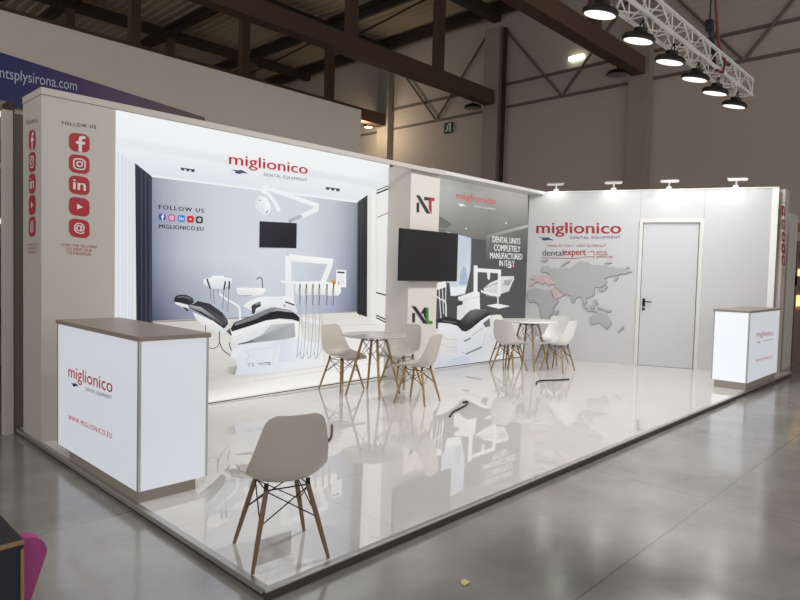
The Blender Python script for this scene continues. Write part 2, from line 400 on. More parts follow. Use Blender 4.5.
# grey partition of the stand behind, with its banner
PB = Plane((0, 9.0, 0), (1, 0, 0))
m = MB(); m.box((-6, 9.0, HF), (8.19, 9.12, 4.78), M_part); tag(m.build('partition_wall'), 'tall plain grey partition wall rising behind the stand', 'partition')
PBa = Plane((0, 8.99, 0), (1, 0, 0))
t = thing('banner', 'dark blue to purple banner with white web address on the grey partition', 'banner', (2.2, 8.94, 3.6))
m = MB()
def banp(u, v): return Plane((0, 8.94, 0), (1, 0, 0)).at(u, v)
tl, tr = banp(-60, 33), banp(205, 117.5)
bl = Vector((tl.x, tl.y, 3.62)); br_ = Vector((tr.x, tr.y, 3.62))
cols = [(30, 44, 92), (34, 40, 92), (58, 44, 92), (88, 66, 96), (96, 74, 88), (98, 82, 78)]
n = 5
m.prism([bl, br_, tr, tl], (0, 1, 0), .055, M_part)
for i in range(n):
    p = lambda k, q0, q1: q0.lerp(q1, k/n)+Vector((0, -.002, 0))
    m.poly([p(i, bl, br_), p(i+1, bl, br_), p(i+1, tl, tr), p(i, tl, tr)], M_ban, [cols[i], cols[i+1], cols[i+1], cols[i]])
m.build('banner_panel', t)
m = MB(); text_on(m, Plane((0, 8.93, 0), (1, 0, 0)), 'dentsplysirona.com', (-13, 64), (77, 80.5), (-13, 79), mat('banner lettering', (168, 173, 192), .6)); m.build('lettering', t)

# ------------------------------------------------------------------ lighting truss with lamps
t = thing('lighting_truss', 'silver aluminium lighting truss running overhead at top right', 'truss', (11.9, 3.33, 4.87))
y0, y1, z0, z1 = 3.2, 3.45, 4.87, 5.13; xa, xb = 1.0, 11.92
for (yy, zz) in ((y0, z0), (y1, z0), (y0, z1), (y1, z1)):
    m = MB(); m.tube([(xa, yy, zz), (xb, yy, zz)], .026, M_alu2, 10); m.build('chord', t)
m = MB(); nseg = 30; dx = (xb-xa)/nseg
for i in range(nseg+1):
    x = xa+dx*i
    for q in (((x, y0, z0), (x, y0, z1)), ((x, y1, z0), (x, y1, z1)), ((x, y0, z0), (x, y1, z0)), ((x, y0, z1), (x, y1, z1))):
        if i % 2 == 0: m.tube(q, .009, M_alu2, 6)
    if i < nseg:
        s_ = i % 2
        for yy in (y0, y1): m.tube([(x, yy, z1 if s_ else z0), (x+dx, yy, z0 if s_ else z1)], .011, M_alu2, 6)
        for zz in (z0, z1): m.tube([(x, y1 if s_ else y0, zz), (x+dx, y0 if s_ else y1, zz)], .011, M_alu2, 6)
m.build('lacing', t)
LIGHTS = []; TILT = math.radians(13)
def lamp_at(p, label, src=[None]):
    if src[0] is None:
        t = local('high_bay_lamp', label, 'lamp', p, 0, 'disc lamps under the lighting truss'); src[0] = t
        m = MB(); m.lathe([(.175, .0), (.195, .012), (.2, .04), (.17, .075), (.09, .1), (.08, .15), (0.001, .155)], M_dark, (0, 0, 0), 36); m.build('housing', t)
        m = MB(); m.lathe([(0.001, -.012), (.1, -.01), (.172, .0), (.176, .006)], M_lens, (0, 0, 0), 36); m.build('lens', t)
        m = MB(); m.tube([(-.05, 0, .14), (-.04, 0, .2), (0, 0, .23), (.04, 0, .2), (.05, 0, .14)], .009, M_dark, 6); m.tube([(0, 0, .22), (0, 0, .245)], .02, M_dark, 8); m.build('hanger', t)
        return t
    return dup(src[0], p, 0, label)
LX = [6.576, 7.597, 8.611, 9.575, 10.47, 11.45]
LN = ['bright disc lamp under the truss, nearest the top edge of the picture', 'second bright disc lamp along the truss, beside the dark timber beam end', 'third disc lamp along the truss, middle of the visible row', 'fourth disc lamp along the truss, left of the red cable foot', 'fifth disc lamp along the truss, next to last before its end', 'last disc lamp, hanging at the free end of the truss']
for x, lb in zip(LX, LN): lamp_at((x, 3.34, 4.6), lb).rotation_euler = (TILT, 0, 0); LIGHTS.append((x, 3.34, 4.57))
for x, lb in ((5.5, 'added unseen disc lamp on the truss just outside the top of the picture'), (4.4, 'added unseen disc lamp on the truss, two beyond the top edge')):  # row carried on out of view, lamps added for more light
    lamp_at((x, 3.34, 4.6), lb).rotation_euler = (TILT, 0, 0); LIGHTS.append((x, 3.34, 4.57))
# hall lamps: two dark ones by the timber beam ends, and an added lit one over the left aisle
def hall_lamp(p, label, on, hang):
    t = local('hall_lamp', label, 'lamp', p, 0, 'hall lamps by the timber beams')
    m = MB(); m.lathe([(.3, 0), (.34, .03), (.3, .1), (.14, .17), (0.001, .2)], M_dark, (0, 0, 0), 32); m.build('housing', t)
    m = MB(); m.lathe([(0.001, -.02), (.2, -.015), (.3, .0)], M_lens if on else M_lensoff, (0, 0, 0), 32); m.build('lens', t)
    m = MB(); m.tube([(0, 0, .19), (0, 0, hang)], .02, M_dark, 6); m.build('hanger', t)
    return t
d = ray(617, 75); q = EYE+d*(9.0/d.y); hall_lamp(q, 'dark disc lamp hanging under the right-hand timber beam end', False, 8.45-q.z)
d = ray(473, 103); q = EYE+d*(15.05/d.y); hall_lamp((q.x, q.y, min(q.z, 8.1)), 'dark disc lamp under the timber beam end by the middle column', False, 8.45-min(q.z, 8.1))
q = Vector((.1, 4.6, 6.6)); hall_lamp(q, 'added unseen hall lamp brightening the aisle left of the stand', True, 12.2-q.z); LIGHTS.append((q.x, q.y, q.z-.05))  # added out of view to brighten the floor on the left
# chain hoist and red cable at the truss
t = thing('chain_hoist', 'black chain hoist strap gripping the truss beside the red cable', 'hoist', (10.0, 3.35, 5.1))
xh = 10.15
m = MB(); m.tube([(xh, 3.33, 5.12), (xh-.05, 3.3, 5.3), (xh-.08, 3.33, 5.45)], .025, M_dark, 8); m.tube([(xh+.2, 3.33, 5.0), (xh+.05, 3.3, 5.25), (xh-.08, 3.33, 5.45)], .028, M_dark, 8); m.build('sling', t)
m = MB(); m.box((xh-.14, 3.28, 5.44), (xh-.02, 3.38, 5.6), M_dark, .015); m.tube([(xh-.08, 3.33, 5.6), (xh-.08, 3.33, 11.95)], .012, M_dark, 6); m.build('hoist_body', t)
m = MB(); pts = [(xh+.05+.03*math.sin(i*1.1), 3.3+.02*math.cos(i*1.7), 11.9-i*.6) for i in range(11)]+[(xh+.2, 3.28, 5.3), (xh+.3, 3.2, 5.05), (xh+.1, 3.17, 4.84), (xh-.1, 3.2, 4.83)]
m.tube(pts, .022, M_redcable, 8); tag(m.build('red_cable'), 'red cable dropping from the roof onto the lighting truss', 'cable')

# ================================================================== THE STAND
WY = 7.03; FY = 6.44; TOPZ = 3.245
CX, CY = 11.09, WY
RWD = Vector((1.70, -4.10, 0)).normalized()
RW = Plane((CX, CY, 0), RWD)            # the wall with the door
RWL = 4.455
RWE = Vector((CX, CY, 0))+RWD*RWL
PL = Plane((0, WY, 0), (1, 0, 0))
# platform
t = thing('exhibition_platform', 'low raised white gloss tiled platform the whole stand is built on', 'platform', (1.86, 2.7, HF))
m = MB(); out = [(1.9, 2.74), (13.5, 2.74), (13.5, 3.3), (11.6, 7.15), (1.9, 7.15)]
m.mesh([(x, y, -.02) for x, y in out]+[(x, y, 0) for x, y in out], [(9, 8, 7, 6, 5)[::-1]]+[(i, (i+1) % 5, 5+(i+1) % 5, 5+i) for i in range(5)], tile_mat()); m.build('tile_deck', t)
m = MB(); m.box((1.86, 2.70, -.014), (13.54, 2.74, 0), M_alu, .003); m.box((1.86, 2.74, -.035), (1.9, 7.15, 0), M_alu, .003); m.build('edge_trim', t)
m = MB(); m.box((1.868, 2.704, HF), (13.5, 2.74, -.014), M_skirt); m.box((1.875, 2.74, HF), (1.9, 7.15, -.035), M_skirt); m.build('skirting', t)

# ---- header beam
t = thing('header_beam', 'long pale header beam running along the top of the lightbox wall', 'beam', (1.86, 6.43, TOPZ))
m = MB(); m.box((1.88, 6.43, TOPZ), (7.70, 6.475, 3.31), M_grey, .004); m.box((1.88, 6.475, TOPZ), (2.555, 7.0, 3.31), M_grey, .004); m.build('fascia_board', t)
m = MB(); m.box((7.70, 6.73, 3.335), (11.19, 7.14, 3.395), M_white, .003); m.build('canopy_board', t)

# ---- left tower
def social_column(parent, pl, cx, w, ys, h, title, caption, skew, cap_names=True):
    """badges and words down a tower face; skew = photo rise per px along the face"""
    for kd, cy in zip(KINDS, ys):
        m = MB(); A = pl.at(cx-w/2, cy+h/2-skew*w/2, .003); X = pl.at(cx+w/2, cy+h/2+skew*w/2, .003)-A; Y = pl.at(cx-w/2, cy-h/2-skew*w/2, .003)-A
        gm = MB(); badge(m, A, X, Y, pl.n, kd, M_red, M_white, split=gm); gm.build('badge_symbol', sub(m.build('social_badge', parent)))
    m = MB(); u0, u1, v0, v1 = title; text_on(m, pl, 'FOLLOW US', (u0, v0), (u1, v0+skew*(u1-u0)), (u0, v1), M_ink, .003, 0.012, 1.35); m.build('title_lettering', parent)
    m = MB()
    for (tx, u0, u1, v0, v1) in caption: text_on(m, pl, tx, (u0, v0), (u1, v0+skew*.6*(u1-u0)), (u0, v1), M_redd, .003, 0.0, 1.15)
    m.build('caption_lettering', parent)
t = thing('tower_pillar', 'broad grey pillar at the left end of the stand with red social badges', 'pillar', (1.89, 6.44, 0))
m = MB(); m.box((1.885, FY, 0), (2.556, 7.0, TOPZ-.001), M_grey, .004); m.build('body', t)
PF = Plane((0, FY, 0), (1, 0, 0)); PS = Plane((1.885, 0, 0), (0, -1, 0))
social_column(t, PF, 79.3, 20.5, [142.5, 164, 185.2, 206.6, 228.2], 18.5, (62, 96, 121, 124.5),
   [('SCAN THE QR CODE', 61, 97, 243, 246), ('TO VIEW OUR', 66, 92, 247.2, 250), ('CATALOGUE', 67, 91, 251, 254)], .13)
social_column(t, PS, 32, 6.6, [140, 162, 183.7, 205, 226.7], 19.5, (26.5, 37.5, 120.5, 124),
   [('SCAN THE QR CODE', 26.5, 38, 244, 246.4), ('TO VIEW OUR', 28, 37, 247.6, 250), ('CATALOGUE', 28, 36, 251.5, 254)], -.18)

# ---- printed pictures ----------------------------------------------------------------
class Print:
    def __init__(s, pl, m, top, step=.0003): s.top = top; s.pl = pl; s.m = m; s.mb = MB(); s.o = .002; s.step = step
    def up(s): s.o += s.step
    def P(s, u, v):
        q = s.pl.at(u, v, s.o); q.z = min(max(q.z, .003), s.top); return q
    def poly(s, pts, col, same=False):
        if not same: s.up()
        s.mb.poly([s.P(*p) for p in pts], s.m, col)
    def grid(s, top, bot, ctop, cbot, soft=0.0):      # a strip of quads between two rows of points
        f_ = lambda c: tuple(x+(max(c)*.97-x)*soft for x in c)
        ctop = [f_(c) for c in ctop]; cbot = [f_(c) for c in cbot]
        s.up()
        for i in range(len(top)-1):
            s.mb.poly([s.P(*bot[i]), s.P(*bot[i+1]), s.P(*top[i+1]), s.P(*top[i])], s.m, [cbot[i], cbot[i+1], ctop[i+1], ctop[i]])
    def line(s, pts, w, col):
        s.up()
        for (a, b) in zip(pts[:-1], pts[1:]):
            dx, dy = b[0]-a[0], b[1]-a[1]; L = math.hypot(dx, dy) or 1; nx, ny = -dy/L*w/2, dx/L*w/2; ex, ey = dx/L*w*.2, dy/L*w*.2
            s.mb.poly([s.P(a[0]+nx-ex, a[1]+ny-ey), s.P(b[0]+nx+ex, b[1]+ny+ey), s.P(b[0]-nx+ex, b[1]-ny+ey), s.P(a[0]-nx-ex, a[1]-ny-ey)], s.m, col)
    def curve(s, pts, w, col, n=6):
        P = [pts[0]]+list(pts)+[pts[-1]]; out = []
        for i in range(1, len(P)-2):
            for k in range(n):
                u = k/n; p0, p1, p2, p3 = P[i-1], P[i], P[i+1], P[i+2]
                out.append(tuple(.5*((2*p1[j])+(-p0[j]+p2[j])*u+(2*p0[j]-5*p1[j]+4*p2[j]-p3[j])*u*u+(-p0[j]+3*p1[j]-3*p2[j]+p3[j])*u**3) for j in (0, 1)))
        s.line(out+[pts[-1]], w, col)
    def text(s, tx, tl, tr, bl, col, bold=0, space=1, grad=None):
        s.up(); text_on(s.mb, s.pl, tx, tl, tr, bl, s.m, s.o, bold, space, col, grad)
    def rect(s, x0, z0, x1, z1, col):
        s.up(); y = s.pl.p.y-s.o; s.mb.poly([(x0, y, z0), (x1, y, z0), (x1, y, z1), (x0, y, z1)], s.m, col)
def sc(ox, oy, k): return lambda *pts: [(ox+x/k, oy+y/k) for x, y in pts]

yb = lambda u: 404.0-.1605*(u-208.2)+.00002*(u-208.2)**2
t = thing('lightbox', 'large backlit fabric lightbox printed with a bright dental surgery', 'lightbox', (2.56, WY, 0))
LX0, LX1 = 2.56, 6.99
LTOP = 3.40
m = MB(); m.box((LX0, WY, 0), (LX1, 7.14, LTOP), M_white); m.build('frame', t)
p = Print(PL, M_print, LTOP-.004)
p.rect(LX0, .004, LX1, LTOP-.004, (240, 243, 246))
p.rect(LX0, .004, LX1, 1.6, (230, 226, 217))
# floor of the pictured room
r1 = [(u, 322-.045*(u-153)) for u in (100, 153, 220, 290, 357, 390)]
r2 = [(u, 348-.05*(u-153)) for u in (100, 153, 220, 290, 357, 390)]
r3 = [(u, yb(u)-26) for u in (100, 153, 220, 290, 357, 390)]
r4 = [(u, yb(u)-14) for u in (100, 153, 220, 290, 357, 390)]
r5 = [(u, yb(u)-2) for u in (100, 153, 220, 290, 357, 390)]
p.grid(r1, r2, [(196, 188, 180), (200, 192, 184), (222, 216, 206), (226, 220, 210), (224, 217, 205), (230, 226, 218)], [(190, 184, 176), (200, 194, 186), (226, 222, 214), (232, 228, 220), (238, 234, 226), (240, 237, 232)], .55)
p.grid(r2, r3, [(190, 184, 176), (200, 194, 186), (226, 222, 214), (232, 228, 220), (238, 234, 226), (240, 237, 232)], [(176, 172, 168), (180, 176, 170), (206, 202, 194), (236, 233, 226), (244, 241, 234), (240, 238, 234)], .55)
p.grid(r3, r4, [(176, 172, 168), (180, 176, 170), (206, 202, 194), (236, 233, 226), (244, 241, 234), (240, 238, 234)], [(186, 182, 176), (190, 186, 180), (222, 219, 211), (244, 242, 234), (250, 248, 241), (244, 242, 238)], .55)
p.grid(r4, r5, [(186, 182, 176), (190, 186, 180), (222, 219, 211), (244, 242, 234), (250, 248, 241), (244, 242, 238)], [(240, 238, 230), (246, 244, 236), (254, 252, 242), (255, 254, 246), (254, 252, 245), (246, 244, 240)], .55)
for u in (228, 255, 287, 330, 352): p.line([(u, yb(u)-16), (u+1, yb(u)-21)], .5, (214, 208, 198))
for k, k2 in ((34, 30), (46, 40)): p.line([(209, yb(209)-k), (300, yb(300)-k2)], .5, (206, 203, 197))
for u, v in ((225, 331), (300, 327), (345, 325)): p.line([(u-16, v+1), (u+34, v-1)], .5, (208, 203, 196))
for k in (16, 21, 28): p.line([(209, yb(209)-k), (290, yb(290)-k*.95), (386, yb(386)-k*.9)], .5, (216, 211, 202))
# ceiling
p.poly([(95, 96), (116, 100), (389.5, 162), (389.5, 184), (358, 202), (152, 176), (116, 150), (95, 134)], [(240, 243, 246), (242, 245, 248), (236, 239, 241), (236, 239, 240), (224, 229, 233), (224, 228, 234), (238, 240, 244), (240, 242, 246)])
# left sheer, dark curtain
p.poly([(95, 134), (116, 150), (136, 164), (136, 330), (95, 330)], [(226, 230, 236), (232, 235, 241), (226, 229, 238), (222, 225, 233), (228, 230, 236)])
for u in (118.5, 122, 126, 129, 132.5): p.line([(u, 152+(u-116)*.7), (u, 330)], .9, (214, 217, 226))
for u in (120.3, 127.5): p.line([(u, 153+(u-116)*.7), (u, 330)], .8, (240, 242, 246))
p.poly([(135, 163), (152, 176.5), (153.5, 330), (136.5, 330)], [(40, 42, 58), (52, 54, 78), (48, 50, 72), (34, 35, 48)])
for u in (139, 143.5, 147.5): p.line([(u, 166+(u-135)*.75), (u+.6, 330)], 1.0, (24, 25, 36))
for u in (141.2, 145.8, 150): p.line([(u, 167+(u-135)*.75), (u+.6, 330)], .7, (66, 68, 92))
# back wall
us = [152, 163, 182, 215, 260, 305, 335, 350, 358]
top = [(u, 176+(u-152)*.1262) for u in us]; bot = [(u, 321-(u-153)*.044) for u in us]; mid = [(a[0], a[1]*.45+b[1]*.55) for a, b in zip(top, bot)]
ct = [(142, 148, 176), (164, 170, 192), (184, 190, 206), (200, 206, 220), (208, 214, 224), (204, 211, 222), (184, 191, 206), (158, 164, 182), (132, 137, 154)]
cmid = [(122, 130, 160), (150, 157, 182), (180, 187, 204), (202, 208, 221), (212, 218, 227), (204, 212, 224), (178, 186, 206), (146, 153, 178), (116, 120, 140)]
cb = [(62, 68, 100), (88, 95, 132), (126, 135, 164), (168, 176, 197), (196, 204, 220), (182, 192, 213), (150, 160, 190), (116, 124, 154), (84, 88, 110)]
p.grid(top, mid, ct, cmid, .28); p.grid(mid, bot, cmid, cb, .28)
p.line([(152, 176), (358, 202)], 2.0, (238, 240, 243)); p.line([(152, 322), (258, 317)], 1.2, (150, 140, 136)); p.line([(335, 312.5), (358, 312)], 1.0, (170, 160, 150))
# right dark curtain and sheer
p.poly([(357.5, 202), (367.5, 195), (367, 317), (357, 313.5)], [(70, 72, 74), (58, 60, 56), (46, 46, 44), (40, 42, 48)])
for u in (360, 362.8, 365.4): p.line([(u, 203-(u-357)*.7), (u-.4, 315)], .9, (30, 31, 31))
p.poly([(367.5, 195), (389, 181), (389, 332), (367, 318)], [(238, 240, 238), (240, 241, 240), (234, 234, 232), (236, 236, 233)])
p.poly([(367.5, 195), (371.5, 192.3), (371, 320), (367, 318)], [(222, 224, 222), (230, 232, 230), (226, 226, 224), (218, 218, 216)])
for a, b, w, c in (((376.5, 190.5), (389, 185.5), 1.0, (70, 68, 64)), ((376.5, 193.5), (389, 188.5), 1.6, (60, 58, 56)), ((377, 217.5), (389, 212.5), 1.1, (176, 160, 100)), ((376, 292.5), (389, 296), 1.3, (44, 44, 46)), ((376, 315), (389, 321), 1.2, (52, 52, 54)), ((376, 317.5), (389, 324), 1.2, (52, 52, 54))): p.line([a, b], w, c)
p.line([(376.5, 189), (376, 320)], .5, (222, 222, 220))
# ceiling spots
for u, v in ((181, 168), (326, 187.3)):
    for k in range(3):
        p.poly([(u+k*5, v+k*.8), (u+3.6+k*5, v+.4+k*.8), (u+3.2+k*5, v+2.6+k*.8), (u+.4+k*5, v+2.2+k*.8)], (48, 50, 54))
    p.line([(u, v), (u+14, v+1.9)], .9, (60, 62, 66))
# lamp on its arm
p.line([(266, 188.3), (317.5, 206)], 5.0, (238, 240, 242)); p.line([(266, 190.4), (317, 208)], 1.0, (212, 216, 222))
p.poly([(315, 202.5), (318.7, 203.5), (319, 209), (316, 213), (312, 212)], (236, 238, 240))
p.line([(317, 209.5), (300, 216.5)], 4.6, (236, 238, 240)); p.line([(301, 216), (289.5, 221)], 3.6, (178, 182, 186)); p.line([(290, 221), (289.5, 224)], 1.2, (90, 92, 98))
p.poly([(261, 186), (268, 185), (271, 189), (266, 192.5), (262, 192)], (240, 241, 243))
p.curve([(262.5, 191), (268, 194), (274, 201), (279, 210.5)], 3.6, (240, 241, 243))
p.poly([(260, 195.5), (266, 197.5), (271, 206), (269.5, 212), (266, 215.5), (263.5, 215.5), (255, 208), (254.5, 203), (257, 198)], [(246, 247, 248)]*4+[(222, 225, 230)]*5)
p.line([(256, 207), (263, 214)], 1.6, (228, 230, 234)); p.line([(266, 213), (268, 210.5)], .9, (70, 74, 82)); p.line([(259, 200.5), (260.5, 200)], .8, (90, 94, 100))
# monitor
p.poly([(259, 220.8), (297.3, 222.8), (296.9, 249), (258.6, 248.3)], (196, 200, 208)); p.poly([(259.6, 221.2), (296.8, 223.2), (296.4, 248.2), (259.2, 247.5)], [(34, 34, 44), (26, 26, 36), (20, 20, 28), (30, 30, 38)])
# instrument arm
p.poly([(285.5, 256), (288, 254), (333, 258.8), (333, 263), (331.8, 264.5), (291.5, 261.6), (291.5, 300), (285.5, 300)], [(244, 245, 244)]*4+[(236, 238, 239)]*4)
p.poly([(332.6, 261), (332.4, 266), (326, 282), (320.3, 281.4), (327, 264.5)], (238, 240, 240)); p.line([(291.6, 262), (328, 264.6)], .8, (206, 210, 216)); p.line([(326.8, 265), (320.6, 281)], .7, (210, 214, 220))
p.poly([(287, 252.2), (288.6, 252.2), (288.8, 256), (286.8, 256)], (200, 204, 210))
p.poly([(280.6, 280.3), (300, 281.5), (300, 283.4), (290, 284.8), (281, 282)], (238, 239, 240)); p.poly([(285.6, 284), (293.6, 284), (294, 300), (286, 300)], (232, 234, 236))
p.poly([(296, 281.5), (322, 281), (340.5, 284), (341, 292), (338, 295.5), (331, 296.2), (322, 294.5), (298, 296), (295, 291)], [(244, 244, 242)]*4+[(224, 226, 228)]*5)
for u in (300, 306.4, 313, 319.4, 327, 333.5):
    p.line([(u, 284.2), (u, 291)], 1.3, (92, 94, 98)); p.line([(u-.3, 289), (u-.3, 296)], 2.2, (168, 168, 166)); p.line([(u+.2, 296), (u-.4, 305)], 1.0, (118, 120, 124))
p.poly([(338.6, 287), (340.4, 287), (340.6, 293), (337.5, 296), (336.8, 294.5), (338.6, 292.5)], (244, 244, 244))
p.poly([(331, 280), (334.5, 279.4), (336.2, 281), (335, 284.4), (332.5, 284)], (228, 164, 62)); p.poly([(333, 282), (335.2, 282), (334.6, 285), (333.4, 285)], (150, 110, 50))
p.poly([(336.2, 269.6), (346.3, 270), (346.2, 287.6), (336, 286.8)], (240, 241, 242)); p.line([(337.6, 272.2), (344.2, 272.6)], 1.7, (66, 68, 76))
for k in range(5): p.line([(339.5, 276+k*2), (344, 276.2+k*2)], .4, (190, 192, 198))
p.line([(338.6, 281.5), (338.6, 284.5)], .8, (120, 122, 128))
# assistant head on the left
p.curve([(219, 293), (226, 299), (236, 304.5), (239.6, 309), (240, 319.5)], 2.0, (238, 239, 240))
p.poly([(204, 279), (211, 277.5), (212, 275.8), (223.5, 275.8), (225, 277.6), (231.8, 278.4), (232, 283), (228, 286), (222, 289), (213, 288.6), (208, 287), (203.4, 284)], [(244, 244, 243)]*6+[(218, 222, 228)]*6)
for (a, b) in (((207, 279), (210.2, 288.5)), ((225.4, 281.5), (224, 289.5)), ((229.4, 281.5), (229, 289))): p.line([a, b], 1.6, (54, 56, 60))
for pts in ([(210.2, 288), (210.8, 299)], [(213.4, 289), (214.2, 304)], [(224, 289), (222.6, 309)], [(229, 289), (227.6, 312)], [(217, 289), (219, 294)]): p.line(pts, .7, (120, 124, 136))
# basin
p.poly([(236.6, 288), (241, 287.6), (265, 288.2), (265.6, 290.5), (262, 295), (250, 296.4), (239, 295.4), (236.8, 292)], [(244, 244, 243)]*4+[(226, 228, 232)]*4); p.line([(239, 295.8), (252, 295.4)], .7, (150, 150, 150))
p.curve([(257, 279.5), (258.5, 277.6), (261, 277.8), (262.2, 280), (262.6, 288)], .9, (84, 86, 92))
# unit behind the seat
p.poly([(243, 306), (250, 300.5), (258, 297.4), (264, 296.5), (276, 296.8), (285, 296), (293.6, 298.5), (296.5, 308), (297.5, 313), (282, 309.5), (265, 308.5), (254, 312)], [(238, 239, 240)]*7+[(222, 225, 229)]*5)
p.line([(285.5, 302), (294.4, 305)], 1.4, (56, 58, 62)); p.line([(268, 300), (283, 298.6)], .6, (214, 217, 222)); p.poly([(283.6, 304.6), (285.2, 304.6), (285.2, 306.4), (283.6, 306.4)], (120, 122, 128))
p.poly([(251.5, 306.5), (253, 304.5), (260, 302), (261, 306), (256, 308.5), (254.6, 313.5), (252, 314)], (56, 56, 60)); p.line([(255.5, 304.5), (260, 302.6)], 2.2, (130, 132, 136))
# headrest and back rest
g = sc(160, 260, 8)
p.poly(g((118, 332), (160, 342), (225, 362), (230, 400), (215, 405), (180, 378), (122, 352)), (232, 231, 228)); p.poly(g((180, 372), (225, 388), (228, 412), (212, 410)), (70, 72, 76))
p.poly(g((265, 418), (400, 478), (512, 548), (545, 578), (480, 596), (335, 522), (285, 470)), [(240, 240, 238)]*3+[(222, 223, 224)]*4)
p.poly(g((113, 312), (128, 286), (165, 277), (215, 280), (262, 304), (272, 340), (240, 360), (160, 342), (113, 334)), [(28, 28, 32)]*3+[(56, 56, 60)]*3+[(30, 30, 34)]*3); p.curve(g((140, 300), (190, 294), (245, 312)), 1.1, (120, 122, 126))
p.poly(g((232, 362), (280, 345), (302, 328), (400, 350), (500, 422), (540, 478), (545, 512), (512, 550), (420, 482), (240, 384)), [(60, 60, 64), (44, 44, 48), (34, 34, 38), (34, 34, 38), (40, 40, 44), (92, 92, 96), (40, 40, 44), (24, 24, 28), (38, 38, 42), (60, 60, 64)])
p.poly(g((240, 358), (330, 378), (410, 436), (500, 505), (510, 525), (420, 470), (330, 412), (238, 380)), [(176, 176, 178)]*3+[(92, 92, 96)]*3+[(140, 140, 144)]*2)
p.poly(g((300, 336), (390, 356), (490, 428), (525, 476), (470, 440), (380, 385)), (54, 54, 58))
for a, b in (((205.4, 325), (205.4, 331.5)), ((219.6, 331.5), (219.6, 334.5))): p.line([a, b], .8, (90, 88, 86))
# seat
g = sc(200, 290, 6.667)
p.poly(g((530, 195), (662, 212), (690, 320), (720, 345), (640, 322), (480, 228)), (240, 240, 240)); p.poly(g((665, 175), (800, 205), (800, 235), (680, 205)), (232, 233, 235))
p.poly(g((212, 282), (330, 245), (440, 205), (530, 195), (630, 215), (480, 232), (400, 305), (345, 335), (250, 376), (215, 335)), [(240, 240, 240)]*5+[(226, 227, 229)]*5)
p.poly(g((480, 230), (630, 220), (636, 312), (560, 330), (400, 346), (270, 362), (345, 332), (405, 302)), [(200, 202, 205), (178, 180, 184), (170, 172, 176), (176, 178, 182), (150, 152, 156), (120, 122, 126), (150, 152, 156), (186, 188, 191)])
p.poly(g((204, 258), (228, 216), (350, 172), (470, 118), (500, 116), (600, 134), (645, 165), (668, 190), (665, 212), (620, 197), (530, 190), (440, 203), (330, 240), (214, 276)), (30, 30, 34))
p.poly(g((230, 222), (350, 177), (470, 119), (500, 117), (598, 135), (618, 150), (520, 138), (470, 148), (370, 195), (232, 240)), [(140, 140, 144)]*4+[(176, 176, 180)]*3+[(120, 120, 124)]*3)
p.line(g((255, 362), (352, 338)), .9, (60, 62, 66))
# base
p.poly(g((248, 378), (350, 352), (560, 332), (640, 322), (720, 345), (800, 352), (830, 500), (480, 548), (232, 568), (250, 482), (204, 448), (216, 396)), [(226, 230, 237), (224, 229, 236), (226, 230, 237), (230, 234, 239), (234, 237, 241), (240, 241, 242), (242, 242, 241), (224, 229, 237), (214, 219, 228), (220, 224, 231), (226, 228, 233), (230, 232, 236)])
p.poly(g((640, 322), (720, 345), (700, 470), (520, 480), (545, 330)), [(236, 239, 243), (240, 242, 244), (234, 238, 243), (214, 221, 232), (216, 222, 232)])
p.line(g((305, 405), (510, 378)), .5, (206, 211, 219)); p.line(g((520, 340), (480, 500)), .5, (208, 213, 221)); p.curve(g((290, 395), (325, 430), (310, 475)), .6, (200, 205, 212))
p.poly(g((232, 568), (250, 505), (180, 515), (150, 545)), [(150, 148, 146), (160, 158, 156), (200, 196, 190), (214, 210, 203)])
p.text('TS', (247, 363.4), (254.4, 362.6), (247, 367.4), (136, 140, 148), .0); p.line(g((385, 490), (472, 482)), .8, (140, 144, 150)); p.line(g((395, 500), (472, 496)), .6, (160, 164, 170)); p.line(g((440, 482), (472, 496)), .7, (120, 124, 130))
p.curve(g((130, 282), (130, 345), (155, 400), (200, 436)), .9, (36, 36, 38)); p.curve(g((60, 384), (90, 390), (120, 372), (131, 345)), .7, (70, 70, 70)); p.curve(g((195, 350), (200, 380), (210, 402)), .9, (46, 46, 48))
p.poly(g((175, 275), (200, 255), (212, 300), (205, 305)), (90, 92, 98))
# hanging hoses
for k, u in enumerate((299.7, 306.2, 313.2, 320)):
    p.curve([(u, 304), (u-.4, 325), (u-1.8, 345), (u-3, 357), (u-5, 358), (u-5.5, 352)] if k else [(u, 304), (u-.5, 330), (u-3, 358)], .7, (168, 172, 178))
    p.curve([(u+1, 304), (u+2.6, 330), (u+1, 350), (u-3, 357.5)], .6, (180, 184, 190))
# words
p.text('miglionico', (229.2, 153.2), (307.6, 164.5), (229.2, 167.6), (192, 42, 54), .016, 1.0); p.text('DENTAL EQUIPMENT', (264, 172.8), (307.2, 178.6), (264, 176.4), (92, 94, 108), .015, 1.15)
p.up(); swoosh(p.mb, PL, 231, 169, 248.5, 174, M_print, p.o, (58, 66, 110))
p.text('FOLLOW US', (159, 204.8), (203.8, 208.8), (159, 209), (20, 20, 30), .04, 1.25); p.text('MIGLIONICO.EU', (159.2, 224.2), (203.4, 227.2), (159.2, 228.2), (20, 20, 30), .04, 1.1)
bc = [(66, 84, 190), (196, 82, 130), (70, 120, 200), (204, 40, 44), (16, 16, 18)]
for i, (kd, u, v) in enumerate(zip(KINDS, (162.2, 171.8, 181.4, 190.5, 199.4), (216.6, 217.6, 218.3, 219, 219.6))):
    p.up(); A = p.P(u-3.5, v+3.5); X = p.P(u+3.5, v+3.9)-A; Y = p.P(u-3.5, v-3.5)-A; badge(p.mb, A, X, Y, PL.n, kd, M_print, M_print, bc[i], (240, 240, 244), .0004); p.o += .0016
p.line([(100, yb(100)-.4), (208, yb(208)-.4), (300, yb(300)-.3), (388, yb(388))], .9, (60, 54, 48))
p.mb.build('printed_fabric', t)

